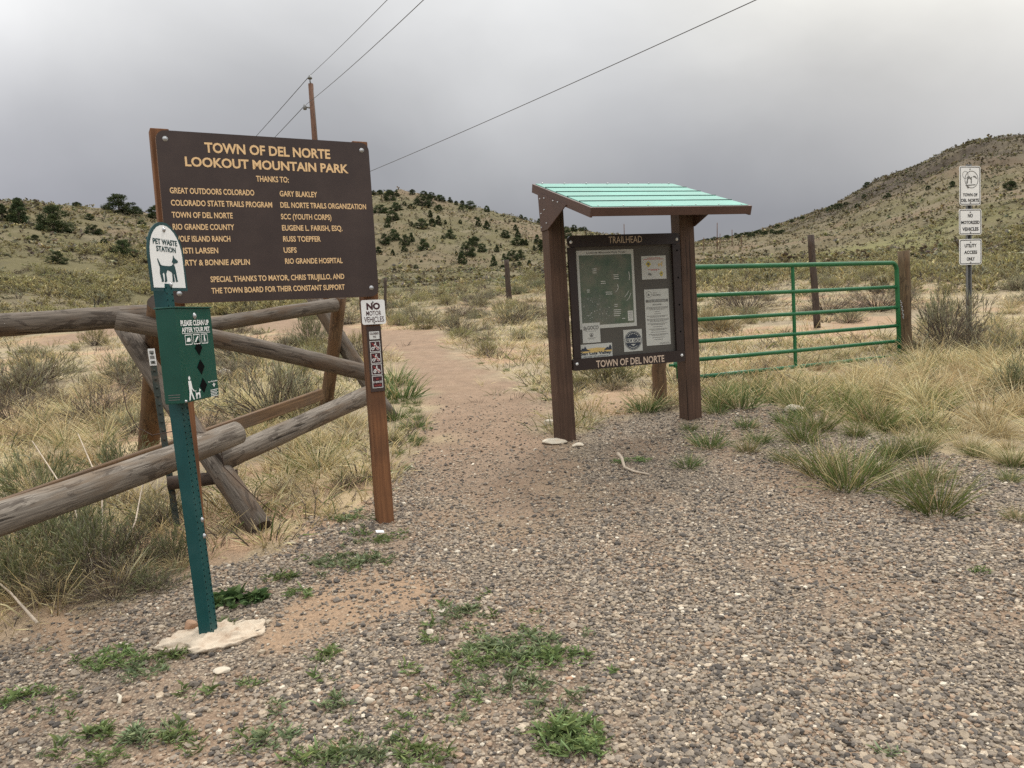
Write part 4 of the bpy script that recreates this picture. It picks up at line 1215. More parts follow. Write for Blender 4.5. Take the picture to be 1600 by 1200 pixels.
def utility_pole(top, base, r0, r1, label, detail=False, group=None, cross=False):
    base = Vector(base); top = Vector(top); d = top - base
    root = tag(empty('utility_pole', loc=tuple(base)), label, 'utility pole', group)
    mb = MB(); mb.tube([-d * 0.04, d * 0.3, d * 0.7, d], [r0, r0 * 0.95, r1 * 1.05, r1], 10); mb.build('pole', 'pole_brown', root)
    if detail:
        mb = MB(); mb.tube([d, d + Vector((-0.02, 0, 0.10)), d + Vector((-0.02, 0, 0.22))], [0.03, 0.03, 0.02], 8); mb.tube([d + Vector((-0.02, 0, 0.20)), d + Vector((-0.02, 0, 0.24)), d + Vector((-0.02, 0, 0.34))], [0.09, 0.10, 0.045], 10); mb.build('insulator', 'dull_steel', root)
        q = d * 0.893
        mb = MB(); mb.tube([q, q + Vector((-0.22, -0.05, 0.05)), q + Vector((-0.30, -0.05, 0.05))], 0.035, 8); mb.build('bracket', 'dull_steel', root)
        mb = MB(); mb.tube([q + Vector((-0.30, -0.05, -0.05)), q + Vector((-0.30, -0.05, 0.04)), q + Vector((-0.30, -0.05, 0.16))], [0.07, 0.085, 0.05], 10); mb.build('insulator', 'dull_steel', root)
        mb = MB(); mb.tube([d * 0.97 + Vector((0.12, -0.1, 0)), d * 0.75 + Vector((0.14, -0.1, 0))], 0.012, 6); mb.build('ground_wire', 'dull_steel', root)
    if cross:
        mb = MB(); mb.box(tuple(d * 0.95), (2.2, 0.14, 0.14), 0.01); mb.build('crossarm', 'pole_brown', root)
    return root


pb = Vector(at(512, 508, POLE_Y)); pb.z = gz(pb.x, pb.y); pt = Vector(at(485.5, 131, POLE_Y))
utility_pole(pt, pb, 0.14, 0.105, 'tall brown utility pole rising behind the park sign', True)
for u, v0, v1, rad in ((1120.6, 348, 391, 0.16), (1099.5, 371, 394, 0.12), (1125, 365, 391, 0.13), (1143.8, 359, 386, 0.15), (1158.2, 369, 385, 0.13), (975, 350, 375, 0.16)):
    b = spot(u, v1 - (1 if u > 1000 else 0)) if u > 1000 else np.array(at(u, v1, 150.0))
    if u < 1000: b[2] = gz(b[0], b[1])
    lab = {975: 'thin dark utility pole showing over the notice board', 1120.6: 'tallest distant utility pole right of the kiosk', 1099.5: 'short distant utility pole nearest the kiosk post', 1143.8: 'second tallest distant utility pole right of the kiosk', 1158.2: 'rightmost small distant utility pole', 1125: 'thin distant utility pole right beside the tallest one'}[u]
    utility_pole(at(u, v0, b[1]), b, rad * b[1] / 270, rad * 0.8 * b[1] / 270, lab)


def wire(name, a, b, sag, rad, label, m='wire_dark', n=40):
    a, b = Vector(a), Vector(b)
    pts = [a.lerp(b, i / n) + Vector((0, 0, -sag * 4 * (i / n) * (1 - i / n))) - a for i in range(n + 1)]
    mb = MB(); mb.tube(pts, rad, 6); o = mb.build(name, m); o.location = a
    tag(o, label, 'power line')


ins = pt + Vector((-0.02, 0, 0.33)); q = pb + (pt - pb) * 0.893 + Vector((-0.30, -0.05, 0.12)); low = Vector(at(492, 303, POLE_Y))
wire('power_line', ins, at(700, -98, 14.0), 0.05, 0.0085, 'upper left power line running from the pole top up out of the picture')
wire('power_line', q, at(776, -110, 12.0), 0.10, 0.009, 'power line from the side bracket of the brown pole to the picture top')
wire('power_line', low, at(1420, -110, 12.0), 0.10, 0.009, 'long power line slanting from behind the sign over the kiosk')
far = at(300, 318, 105.0)
wire('power_line', at(292, 322, 100.0), ins, 0.3, 0.015, 'power line dropping left behind the sign from the pole top')
wire('power_line', at(330, 306, 100.0), q, 0.3, 0.015, 'power line dropping left behind the sign from the bracket')

# ------------------------------------------------------------------ plants
leafy('leaf', 0.22)
leafy('twig', 0.0, 0.8)
leafy('needle', 0.10, 0.7, 0.3)
log_wood('bark', (0.07, 0.05, 0.04), (0.16, 0.125, 0.10), (0.12, 0.08, 0.055), (0.03, 0.022, 0.018))

STRAW = ((0.27, 0.21, 0.11), (0.68, 0.56, 0.32)); PALE = ((0.34, 0.28, 0.15), (0.78, 0.67, 0.40))
GREEN = ((0.075, 0.105, 0.030), (0.20, 0.235, 0.075)); FRESH = ((0.075, 0.115, 0.035), (0.175, 0.225, 0.085))
OLIVE = ((0.19, 0.16, 0.075), (0.43, 0.40, 0.17)); SAGE = ((0.17, 0.15, 0.10), (0.34, 0.335, 0.21)); DEAD = ((0.07, 0.052, 0.04), (0.20, 0.165, 0.13))
GOLD = ((0.20, 0.16, 0.08), (0.46, 0.40, 0.20)); LEAFG = ((0.12, 0.125, 0.06), (0.25, 0.275, 0.135))


def ribbons(root, d0, d1, L, w, c0, c1, nseg, rng, flat=False):
    """n tapering ribbons bending from direction d0 at the root to d1 at the tip"""
    n = len(root); V = []; Cc = []
    side = np.cross(d0 + 1e-6, rng.normal(size=(n, 3))); side /= np.linalg.norm(side, axis=1, keepdims=True) + 1e-9
    p = root.copy(); step = L[:, None] / nseg
    for i in range(nseg + 1):
        t = i / nseg
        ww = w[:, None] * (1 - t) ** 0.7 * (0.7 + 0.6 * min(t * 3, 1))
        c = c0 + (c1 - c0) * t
        if i < nseg:
            V += [p - side * ww / 2, p + side * ww / 2]; Cc += [c, c]
            dd = d0 + (d1 - d0) * (t + 0.5 / nseg); dd = dd / (np.linalg.norm(dd, axis=1, keepdims=True) + 1e-9)
            p = p + dd * step
        else:
            V.append(p); Cc.append(c)
    k = 2 * nseg + 1
    Vv = np.stack(V, 1).reshape(-1, 3); Cv = np.stack(Cc, 1).reshape(-1, 3)
    b = (np.arange(n) * k)[:, None]
    q = [np.concatenate([b + 2 * i, b + 2 * i + 1, b + 2 * i + 3, b + 2 * i + 2], 1) for i in range(nseg - 1)]
    tri = np.concatenate([b + 2 * nseg - 2, b + 2 * nseg - 1, b + 2 * nseg], 1)
    return Vv, (np.concatenate(q) if q else np.zeros((0, 4), int)), tri, Cv


def join(parts):
    V = []; Q = []; T = []; Cc = []; o = 0
    for v, q, t, c in parts:
        V.append(v); Q.append(q + o); T.append(t + o); Cc.append(c); o += len(v)
    return np.concatenate(V), np.concatenate(Q), np.concatenate(T), np.concatenate(Cc)


def unit(v): return v / (np.linalg.norm(v, axis=1, keepdims=True) + 1e-9)


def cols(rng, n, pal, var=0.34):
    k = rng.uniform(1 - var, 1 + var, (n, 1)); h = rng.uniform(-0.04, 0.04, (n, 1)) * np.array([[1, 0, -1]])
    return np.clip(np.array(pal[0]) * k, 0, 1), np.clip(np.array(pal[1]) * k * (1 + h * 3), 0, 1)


def tuft(seed, n, h, spread, w, pal, droop=0.5, base=0.06, nseg=3, pal2=None, frac2=0.0, aniso=(1, 1)):
    """a bunch of grass"""
    rng = np.random.default_rng(seed)
    a = rng.uniform(0, 2 * np.pi, n); q = np.sqrt(rng.uniform(0, 1, n))
    root = np.stack([np.cos(a) * q * base * aniso[0], np.sin(a) * q * base * aniso[1], np.zeros(n) - 0.01], 1)
    a2 = a + rng.normal(0, 0.5, n); lean = np.clip(q * spread * rng.uniform(0.5, 1.3, n), 0, 1.4)
    out = np.stack([np.cos(a2), np.sin(a2), np.zeros(n)], 1)
    d0 = unit(out * np.sin(lean)[:, None] * 0.8 + np.array([0, 0, 1.0]) * np.cos(lean)[:, None])
    d1 = unit(d0 + out * droop * rng.uniform(0.3, 1.5, (n, 1)) - np.array([0, 0, 1.0]) * droop * rng.uniform(0.0, 1.0, (n, 1)) + rng.normal(0, 0.15, (n, 3)))
    L = h * rng.uniform(0.45, 1.15, n)
    c0, c1 = cols(rng, n, pal)
    if pal2:
        m = rng.uniform(size=n) < frac2; e0, e1 = cols(rng, n, pal2); c0[m] = e0[m]; c1[m] = e1[m]
    return ribbons(root, d0, d1, L, w * rng.uniform(0.6, 1.3, n), c0, c1, nseg, rng)


def bush(seed, Rr, H, n1, n2, w1, w2, palT, palL, up=0.5, tw=0.28, pal2=None, frac2=0.0):
    """a brushy shrub: stems fanning from the root, fine leafy twigs over the outside"""
    rng = np.random.default_rng(seed)
    a = rng.uniform(0, 2 * np.pi, n1); el = np.arcsin(rng.uniform(0.08, 1, n1))
    lump = 1 + 0.28 * np.sin(a * 3 + seed) * np.cos(el) + 0.18 * np.sin(a * 5 + seed * 2) + rng.normal(0, 0.10, n1)
    tip = np.stack([np.cos(a) * np.cos(el) * Rr, np.sin(a) * np.cos(el) * Rr, np.sin(el) * H], 1) * lump[:, None]
    L = np.linalg.norm(tip, axis=1); d = tip / L[:, None]
    root = np.stack([np.cos(a), np.sin(a), np.zeros(n1)], 1) * (rng.uniform(0, 0.16, (n1, 1)) * Rr); root[:, 2] = -0.02
    d0 = unit(d + np.array([0, 0, 0.35])); d1 = unit(d + rng.normal(0, 0.2, (n1, 3)))
    c0, c1 = cols(rng, n1, palT)
    A = ribbons(root, d0, d1, L, np.full(n1, w1), c0, c1, 3, rng)
    i = rng.integers(0, n1, n2); t = rng.uniform(0.42, 1.0, n2) ** 0.7
    base = root[i] + tip[i] * t[:, None] + rng.normal(0, 0.03 * Rr, (n2, 3)); base[:, 2] = np.maximum(base[:, 2], 0.0)
    dd = unit(d[i] + np.array([0, 0, up]) + rng.normal(0, 0.45, (n2, 3))); de = unit(dd + rng.normal(0, 0.3, (n2, 3)))
    c0, c1 = cols(rng, n2, palL, 0.32)
    if pal2:
        m = rng.uniform(size=n2) < frac2; e0, e1 = cols(rng, n2, pal2); c0[m] = e0[m]; c1[m] = e1[m]
    B = ribbons(base, dd, de, tw * Rr * rng.uniform(0.5, 1.3, n2), w2 * rng.uniform(0.6, 1.4, n2), c0, c1, 2, rng)
    return A, B


def weeds(seed, k, ex, ey, leafL, leafW, pal, nl=11):
    """rosettes of lance leaves in a low patch"""
    rng = np.random.default_rng(seed); P = []
    for j in range(k):
        a = rng.uniform(0, 6.28); q = math.sqrt(rng.uniform()); n = int(nl * rng.uniform(0.7, 1.3)); s = rng.uniform(0.6, 1.25) * (1.15 - 0.5 * q)
        c = np.array([math.cos(a) * q * ex, math.sin(a) * q * ey, 0.0])
        th = rng.uniform(0, 2 * np.pi, n); el = rng.uniform(0.05, 1.0, n)
        d0 = np.stack([np.cos(th) * np.cos(el), np.sin(th) * np.cos(el), np.sin(el)], 1)
        d1 = unit(d0 + np.stack([np.cos(th), np.sin(th), -0.5 * np.ones(n)], 1) * 0.5)
        root = c + d0 * 0.004 + np.array([0, 0, 0.0]) + rng.normal(0, 0.006, (n, 3)) * np.array([1, 1, 0.6]); root[:, 2] += rng.uniform(0, 0.02 * s, n)
        c0, c1 = cols(rng, n, pal, 0.3)
        P.append(ribbons(root, d0, d1, leafL * s * rng.uniform(0.6, 1.2, n), leafW * s * rng.uniform(0.7, 1.3, n), c0, c1, 3, rng))
    return join(P)


def plant_mesh(name, parts):
    v, q, t, c = parts
    return np_mesh(name, v, [q, t], c)


def inst(name, me, m, loc, rz, s, parent=None):
    o = bpy.data.objects.new(name, me); C.objects.link(o)
    if not len(me.materials): me.materials.append(MATS[m])
    o.location = loc; o.rotation_euler = (0, 0, rz)
    o.scale = s if isinstance(s, tuple) else (s, s, s)
    if parent: o.parent = parent
    return o


# ---- junipers on the hills
def juniper(seed, H, Rr, nclump, per, leaf, tall):
    rng = np.random.default_rng(seed); V = []; N = []; Cc = []
    t = rng.uniform(0.02, 1, nclump) ** 1.25; a = rng.uniform(0, 6.283, nclump)
    prof = np.where(t < 0.25, 0.88 + t * 0.48, 1.0 - ((t - 0.25) / 0.75) ** (1.4 if tall else 2.2) * (0.9 if tall else 0.75))
    q = Rr * prof * (0.35 + 0.6 * np.sqrt(rng.uniform(size=nclump))) * (1 + 0.25 * np.sin(a * 2 + seed) + 0.15 * np.sin(a * 3 - seed))
    cen = np.stack([np.cos(a) * q, np.sin(a) * q, t * H * 0.96], 1)
    i = np.repeat(np.arange(nclump), per); n = len(i)
    cs = Rr * rng.uniform(0.20, 0.36, nclump)
    p = cen[i] + unit(rng.normal(size=(n, 3))) * (cs[i] * rng.uniform(0, 1, n) ** 0.5)[:, None] * np.array([1, 1, 0.8])
    p[:, 2] = np.maximum(p[:, 2], 0.05 * H)
    d = unit(p - np.array([0, 0, H * 0.35]) * 1.0 + rng.normal(0, 0.6, (n, 3)) * Rr + np.array([0, 0, 0.4 * Rr]))
    tone = rng.uniform(0.65, 1.45, nclump)[i][:, None] * rng.uniform(0.75, 1.25, (n, 1))
    warm = rng.uniform(0, 1, nclump)[i][:, None]
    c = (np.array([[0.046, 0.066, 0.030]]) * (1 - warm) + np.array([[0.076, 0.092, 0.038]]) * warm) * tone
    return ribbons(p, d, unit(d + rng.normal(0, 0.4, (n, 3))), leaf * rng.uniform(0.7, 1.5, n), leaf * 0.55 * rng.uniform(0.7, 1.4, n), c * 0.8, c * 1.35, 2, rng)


JUN = []
for i, (H, Rr, tall) in enumerate(((4.0, 1.7, False), (4.2, 1.35, True), (3.2, 1.9, False), (4.4, 1.15, True), (3.6, 1.6, False))):
    crown = plant_mesh('juniper_crown', juniper(300 + i, H, Rr, 80, 75, 0.19, tall))
    rng = random.Random(i); mb = MB()
    mb.tube([(0, 0, -0.3), (0.03, 0.02, 0.4), (0.08, -0.03, H * 0.45), (0.05, 0.02, H * 0.85)], [0.2, 0.15, 0.09, 0.03], 8, rough=0.1, rng=rng)
    for b in range(6):
        a = rng.uniform(0, 6.28); z = H * rng.uniform(0.08, 0.5)
        mb.tube([(0.05, 0, z), (math.cos(a) * Rr * 0.4, math.sin(a) * Rr * 0.4, z + 0.25), (math.cos(a) * Rr * 0.75, math.sin(a) * Rr * 0.75, z + 0.7)], [0.07, 0.05, 0.02], 6)
    trunk = mb.build('trunk', 'bark'); tm = trunk.data; bpy.data.objects.remove(trunk)
    crown.materials.append(MATS['needle'])
    JUN.append((H, Rr, tm, crown))
LEFT = [(30, 350, 40, 32), (4, 345, 26, 22), (85, 362, 42, 46), (187, 333, 30, 40), (243, 341, 20, 24), (146, 366, 15, 20), (193, 401, 27, 32), (140, 344, 10, 12), (120, 324, 8, 14), (90, 412, 20, 24), (55, 376, 9, 13), (163, 381, 8, 12), (222, 354, 10, 14), (213, 335, 12, 16)]
MIDZ = [(125, 132, 40, 50), (180, 128, 38, 55), (265, 178, 85, 105), (318, 142, 55, 40), (450, 128, 42, 50), (545, 142, 45, 70), (610, 152, 45, 60), (680, 184, 55, 85), (763, 192, 46, 35), (530, 228, 90, 125), (596, 205, 72, 70), (815, 216, 35, 35), (866, 216, 38, 40), (930, 246, 66, 80), (1070, 272, 52, 52), (860, 252, 35, 45), (1152, 277, 18, 25), (1212, 281, 20, 18), (1355, 322, 40, 38), (1392, 332, 26, 40), (1505, 358, 44, 40), (185, 284, 72, 110), (315, 264, 72, 95), (385, 218, 35, 40), (440, 247, 42, 60), (670, 263, 48, 60), (600, 315, 62, 45), (285, 348, 80, 115), (245, 405, 85, 50), (525, 408, 80, 110), (615, 395, 66, 70), (668, 385, 88, 60), (725, 372, 36, 30), (445, 390, 40, 35), (850, 374, 38, 35), (1000, 390, 76, 55), (1070, 420, 76, 60), (1300, 354, 32, 28), (1310, 424, 48, 40), (765, 496, 80, 80), (300, 510, 96, 92), (220, 540, 86, 90), (390, 550, 90, 80), (445, 522, 78, 45), (545, 590, 92, 105), (705, 502, 36, 35), (385, 602, 48, 55), (288, 638, 54, 42), (630, 578, 32, 30), (970, 556, 76, 95), (910, 642, 124, 108), (1035, 602, 68, 68), (860, 705, 94, 72), (816, 634, 38, 28), (1225, 486, 66, 75), (1320, 544, 60, 95), (1328, 484, 62, 50), (1370, 546, 52, 45), (1400, 548, 48, 40), (1490, 540, 84, 55), (1525, 606, 110, 60), (1465, 592, 44, 32), (1155, 602, 56, 40), (1186, 572, 28, 24), (1130, 720, 82, 56), (1285, 680, 90, 95), (1350, 668, 82, 72), (1205, 758, 44, 55), (1215, 672, 56, 45), (1298, 727, 28, 50), (1340, 722, 36, 42), (1425, 718, 42, 42), (480, 742, 30, 38), (350, 742, 22, 25), (525, 692, 22, 28), (170, 628, 72, 60), (1150, 440, 20, 28), (930, 520, 30, 30), (1110, 350, 22, 30), (980, 330, 20, 30)]
MID = [(560 + a / 5.333, 280 + b / 5.333, h / 5.333, w / 5.333) for a, b, h, w in MIDZ]
MID += [(897, 361, 10, 10), (907, 361, 6, 9), (913, 361, 7, 9), (884, 372, 18, 16), (875, 390, 16, 16), (888, 418, 8, 8)]
FAR = [(1355, 292, 8, 11), (1387, 309, 8, 11), (1351, 309, 6, 8), (1340, 324, 6, 9), (1310, 326, 8, 14), (1300, 326, 6, 7), (1488, 292, 9, 10), (1450, 296, 6, 7), (1296, 330, 6, 8), (1542, 216, 4, 7), (1322, 320, 5, 9), (1215, 356, 5, 10), (1238, 347, 4, 9), (1254, 342, 4, 8)]
_rg = random.Random(77)
FAR += [(1092 + i * 5.2 + _rg.uniform(-2, 2), 376 - i * 0.55 + _rg.uniform(-1.5, 2), _rg.uniform(3.5, 6), _rg.uniform(7, 12)) for i in range(26)]
NUM = 0


def plant_juniper(u, v, hp, wp, label, group, parts=True):
    global NUM
    NUM += 1; rg = random.Random(NUM * 7)
    b = spot(u, v); d = b[1]
    h = hp * d / 1200; w = wp * d / 1200
    asp = h / w
    H, Rr, tm, cm = JUN[(1 if rg.random() < 0.5 else 3) if asp > 1.15 else rg.choice((0, 2, 4))]
    sz = h / H; sx = w / (2 * Rr * 0.98)
    rz = rg.uniform(0, 6.28)
    if not parts:
        o = inst('juniper', cm, 'needle', tuple(b - np.array([0, 0, 0.05 * h])), rz, (sx, sx, sz)); tag(o, label, 'tree', group); return
    r = tag(empty('juniper_tree', loc=tuple(b - np.array([0, 0, 0.04 * h]))), label, 'tree', group); r.rotation_euler = (0, 0, rz); r.scale = (sx, sx, sz)
    for nm, me in (('trunk', tm), ('crown', cm)):
        o = bpy.data.objects.new(nm, me); C.objects.link(o); o.parent = r


LL = {0: 'tall juniper near the left picture edge on the left hillside', 2: 'wide juniper second from the left on the left hillside', 3: 'broad juniper standing on the left hill crest', 6: 'dark juniper low on the left hillside beside the arched dog sign', 1: 'juniper cut by the left picture edge', 4: 'juniper on the crest just behind the arched dog sign'}
for i, (u, v, h, w) in enumerate(LEFT):
    plant_juniper(u, v, h, w, LL.get(i, 'small juniper bush dotted on the left hillside'), None if i in LL else 'small junipers on the left hillside')
for i, (u, v, h, w) in enumerate(MID):
    big = i == 50
    plant_juniper(u, v, h, w, 'largest dark juniper low on the middle hill between sign and kiosk' if big else 'dark green juniper scattered on the middle hill behind the kiosk', None if big else 'junipers on the middle hill', h > 7)
for i, (u, v, h, w) in enumerate(FAR):
    plant_juniper(u, v, h, w, 'tiny juniper along the far ridge and mountain on the right', 'junipers on the far right slopes', False)
# the leaning juniper near the right edge
b = spot(1576, 297); r = tag(empty('juniper_tree', loc=tuple(b)), 'leaning dark juniper right of the stacked signs on the mountain slope', 'tree'); s = 18 * b[1] / 1200 / 4.2; r.scale = (s * 1.1, s * 1.1, s); r.rotation_euler = (0, R(28), R(-20))
for nm, me in (('trunk', JUN[1][2]), ('crown', JUN[2][3])):
    o = bpy.data.objects.new(nm, me); C.objects.link(o); o.parent = r

# ---- meshes for the near plants
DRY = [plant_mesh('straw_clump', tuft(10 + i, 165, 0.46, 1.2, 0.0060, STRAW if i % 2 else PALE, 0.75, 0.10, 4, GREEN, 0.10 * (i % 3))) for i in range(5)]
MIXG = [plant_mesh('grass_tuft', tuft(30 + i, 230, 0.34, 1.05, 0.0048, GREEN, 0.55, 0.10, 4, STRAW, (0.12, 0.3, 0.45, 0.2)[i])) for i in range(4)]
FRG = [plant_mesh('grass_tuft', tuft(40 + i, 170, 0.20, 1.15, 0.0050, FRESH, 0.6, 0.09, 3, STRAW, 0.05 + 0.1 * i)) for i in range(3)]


def bush_parts(seed, *a, **k):
    A, B = bush(seed, *a, **k)
    return plant_mesh('stems', A), plant_mesh('foliage', B)


# unit shrubs about a metre across
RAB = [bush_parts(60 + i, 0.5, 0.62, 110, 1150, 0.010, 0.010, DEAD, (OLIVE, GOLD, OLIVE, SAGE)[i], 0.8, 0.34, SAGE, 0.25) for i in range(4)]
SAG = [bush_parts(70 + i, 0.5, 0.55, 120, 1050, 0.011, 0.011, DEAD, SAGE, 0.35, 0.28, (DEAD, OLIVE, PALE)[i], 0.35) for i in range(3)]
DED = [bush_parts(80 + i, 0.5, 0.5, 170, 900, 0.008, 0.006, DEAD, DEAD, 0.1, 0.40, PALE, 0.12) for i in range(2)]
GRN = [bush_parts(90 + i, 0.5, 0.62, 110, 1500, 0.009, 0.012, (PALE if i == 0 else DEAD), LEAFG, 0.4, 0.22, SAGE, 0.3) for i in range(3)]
for st, fo in RAB + SAG + DED + GRN:
    st.materials.append(MATS['twig']); fo.materials.append(MATS['leaf'])
for me in DRY + MIXG + FRG: me.materials.append(MATS['leaf'])


def shrub(kind, b, w, h, label, group, cat='shrub', name='shrub', rg=None):
    rg = rg or random
    st, fo = kind
    r = tag(empty(name, loc=(b[0], b[1], b[2] - 0.02)), label, cat, group); r.rotation_euler = (0, 0, rg.uniform(0, 6.28)); r.scale = (w, w, h / 0.6)
    for nm, me in (('stems', st), ('foliage', fo)):
        o = bpy.data.objects.new(nm, me); C.objects.link(o); o.parent = r
    return r


def grass(kind, b, s, label, group, rg, cat='grass tuft', name='grass_tuft', flat=1.0):
    o = bpy.data.objects.new(name, kind); C.objects.link(o); o.location = (b[0], b[1], b[2] - 0.005)
    o.rotation_euler = (rg.uniform(-0.08, 0.08), rg.uniform(-0.08, 0.08), rg.uniform(0, 6.28)); q = s * rg.uniform(0.95, 1.05); o.scale = (q, q * rg.uniform(0.85, 1.15), s * flat)
    return tag(o, label, cat, group)


rg = random.Random(11)
# green tufts along the gravel edge, right: column, row of the base, height in the photo, kind (m mixed, f fresh)
for u, v, hp, kd, lab in ((1465, 800, 95, 'm', 'largest green grass tuft standing in the gravel at the right'), (1325, 762, 105, 'm', 'tall green and straw grass tuft left of the largest tuft'), (1285, 742, 80, 'm', None), (1435, 712, 62, 'm', None),
                          (1255, 690, 60, 'm', None), (1395, 715, 60, 'm', None), (1420, 770, 60, 'm', None), (1450, 752, 60, 'm', None), (1370, 740, 62, 'm', None), (1362, 660, 66, 'm', None), (1385, 672, 50, 'm', None), (1445, 668, 48, 'm', None),
                          (1522, 712, 36, 'm', None), (1578, 752, 32, 'm', None), (1590, 812, 34, 'm', None), (1225, 722, 40, 'm', None), (1170, 706, 40, 'm', None), (1240, 632, 36, 'm', None), (1310, 625, 40, 'm', None), (1345, 640, 40, 'm', None),
                          (1585, 728, 44, 'm', None), (1130, 622, 36, 'f', None), (1156, 636, 44, 'f', None), (1108, 698, 40, 'f', 'bright green grass clump in front of the right kiosk post'), (1078, 672, 18, 'f', None), (1075, 728, 28, 'f', None),
                          (1120, 645, 24, 'f', None), (1165, 668, 26, 'f', None), (1185, 690, 26, 'f', None), (1480, 640, 50, 'm', None), (1230, 660, 30, 'f', None),
                          (1006, 642, 36, 'f', 'small bushy green tuft beside the short post under the kiosk board'),
                          (628, 622, 46, 'f', 'green grass clump on the trail edge right of the sign post'), (616, 600, 40, 'f', 'taller green grass clump close behind the sign post'), (645, 668, 26, 'f', 'low green grass on the trail edge nearest the sign post base'), (652, 690, 16, 'f', None), (620, 655, 28, 'f', None), (612, 690, 20, 'f', None)):
    b = spot(u, v); h = hp * b[1] / 1200
    k = rg.choice(MIXG) if kd == 'm' else rg.choice(FRG)
    trail = u < 700
    grass(k, b, h / (0.34 if kd == 'm' else 0.17), lab or ('small green grass clump beside the trail right of the sign post' if trail else 'green grass tuft at the gravel edge right of the kiosk'), None if lab else ('small grass clumps by the trail' if trail else 'green tufts at the right gravel edge'), rg)


def in_poly(pix, n, seed, gap=0.0):
    P = world_poly(pix); rr = random.Random(seed); lo, hi = P.min(0), P.max(0); out = []
    for _ in range(n * 60):
        p = np.array([rr.uniform(lo[0], hi[0]), rr.uniform(lo[1], hi[1])])
        if sdist(np.array([p[0]]), np.array([p[1]]), P)[0] > 0 and all((p[0] - q[0]) ** 2 + (p[1] - q[1]) ** 2 > gap * gap for q in out):
            out.append(p)
            if len(out) >= n: break
    return [np.array([p[0], p[1], gz(p[0], p[1])]) for p in out]


for pix, n, seed, lo, hi, ks, lab, grp in (
        ([(598, 580), (640, 600), (664, 650), (664, 690), (632, 722), (612, 705), (628, 660), (604, 612)], 24, 21, 0.05, 0.13, FRG, 'small green grass clump beside the trail right of the sign post', 'small grass clumps by the trail'),
        ([(1105, 612), (1250, 602), (1450, 622), (1480, 690), (1300, 690), (1130, 660)], 26, 22, 0.08, 0.24, MIXG + FRG, 'green grass tuft at the gravel edge right of the kiosk', 'green tufts at the right gravel edge'),
        ([(720, 540), (860, 580), (860, 640), (800, 600), (740, 570)], 12, 23, 0.04, 0.10, FRG, 'short green grass sprig on the trail margin left of the kiosk', 'grass sprigs left of the kiosk'),
        ([(900, 590), (1020, 590), (1020, 640), (960, 660), (905, 640)], 9, 24, 0.03, 0.08, FRG, 'short grass sprig on the soil under the notice board', 'grass sprigs under the notice board')):
    for b in in_poly(pix, n, seed, 0.09):
        grass(rg.choice(ks), b, rg.uniform(lo, hi) / 0.26, lab, grp, rg)

# pale bunch grass, right meadow and behind the fence
for pix, n, seed, lo, hi, lab, grp in (
        ([(1200, 625), (1250, 600), (1330, 585), (1430, 570), (1520, 560), (1640, 580), (1680, 690), (1560, 690), (1480, 650), (1400, 630), (1300, 628)], 56, 1, 0.22, 0.42, 'pale dry bunch grass in the meadow in front of the gate', 'dry grass in front of the gate'),
        ([(1110, 596), (1180, 570), (1400, 530), (1410, 552), (1300, 580), (1180, 612), (1120, 618)], 26, 2, 0.14, 0.26, 'dry grass clump growing under the green gate', 'dry grass under the gate'),
        ([(1420, 560), (1440, 500), (1600, 470), (1680, 560), (1560, 600)], 24, 3, 0.22, 0.40, 'dry grass clump behind the meadow right of the gate post', 'dry grass right of the gate post'),
        ([(1430, 660), (1500, 650), (1640, 690), (1640, 740), (1540, 720), (1450, 700)], 14, 7, 0.12, 0.26, 'dry grass clump along the gravel edge at far right', 'dry grass at the right gravel edge'),
        ([(0, 690), (30, 620), (100, 590), (210, 600), (225, 690), (180, 720), (80, 740), (0, 760)], 26, 4, 0.20, 0.36, 'yellow dry grass clump behind the left log rail', 'dry grass behind the left rail'),
        ([(330, 640), (420, 610), (500, 640), (560, 640), (570, 700), (520, 730), (440, 770), (400, 720)], 20, 5, 0.20, 0.36, 'tawny dry grass clump around the lower right rail', 'dry grass by the lower right rail'),
        ([(0, 960), (40, 880), (160, 900), (280, 880), (290, 910), (160, 940), (60, 960)], 6, 6, 0.12, 0.22, 'short dry grass clump at the left gravel edge', 'dry grass at the left gravel edge')):
    for b in in_poly(pix, n, seed, 0.20):
        grass(rg.choice(DRY), b, rg.uniform(lo, hi) / 0.42, lab, grp, rg, 'dry grass', 'straw_clump')
for u, v, hp, lab in ((480, 700, 60, 'tall yellow grass clump leaning beside the lower rail end'), (545, 668, 50, 'pale grass clump between buck and sign post'), (610, 690, 40, 'dry grass clump against the sign post back'), (440, 770, 48, 'dry grass clump under the cut log end'), (1100, 505, 36, 'pale rounded grass clump beyond the gate near the kiosk'), (1125, 510, 30, 'low pale grass clump beyond the gate')):
    b = spot(u, v); grass(rg.choice(DRY), b, hp * b[1] / 1200 / 0.36, lab, None, rg, 'dry grass', 'straw_clump')

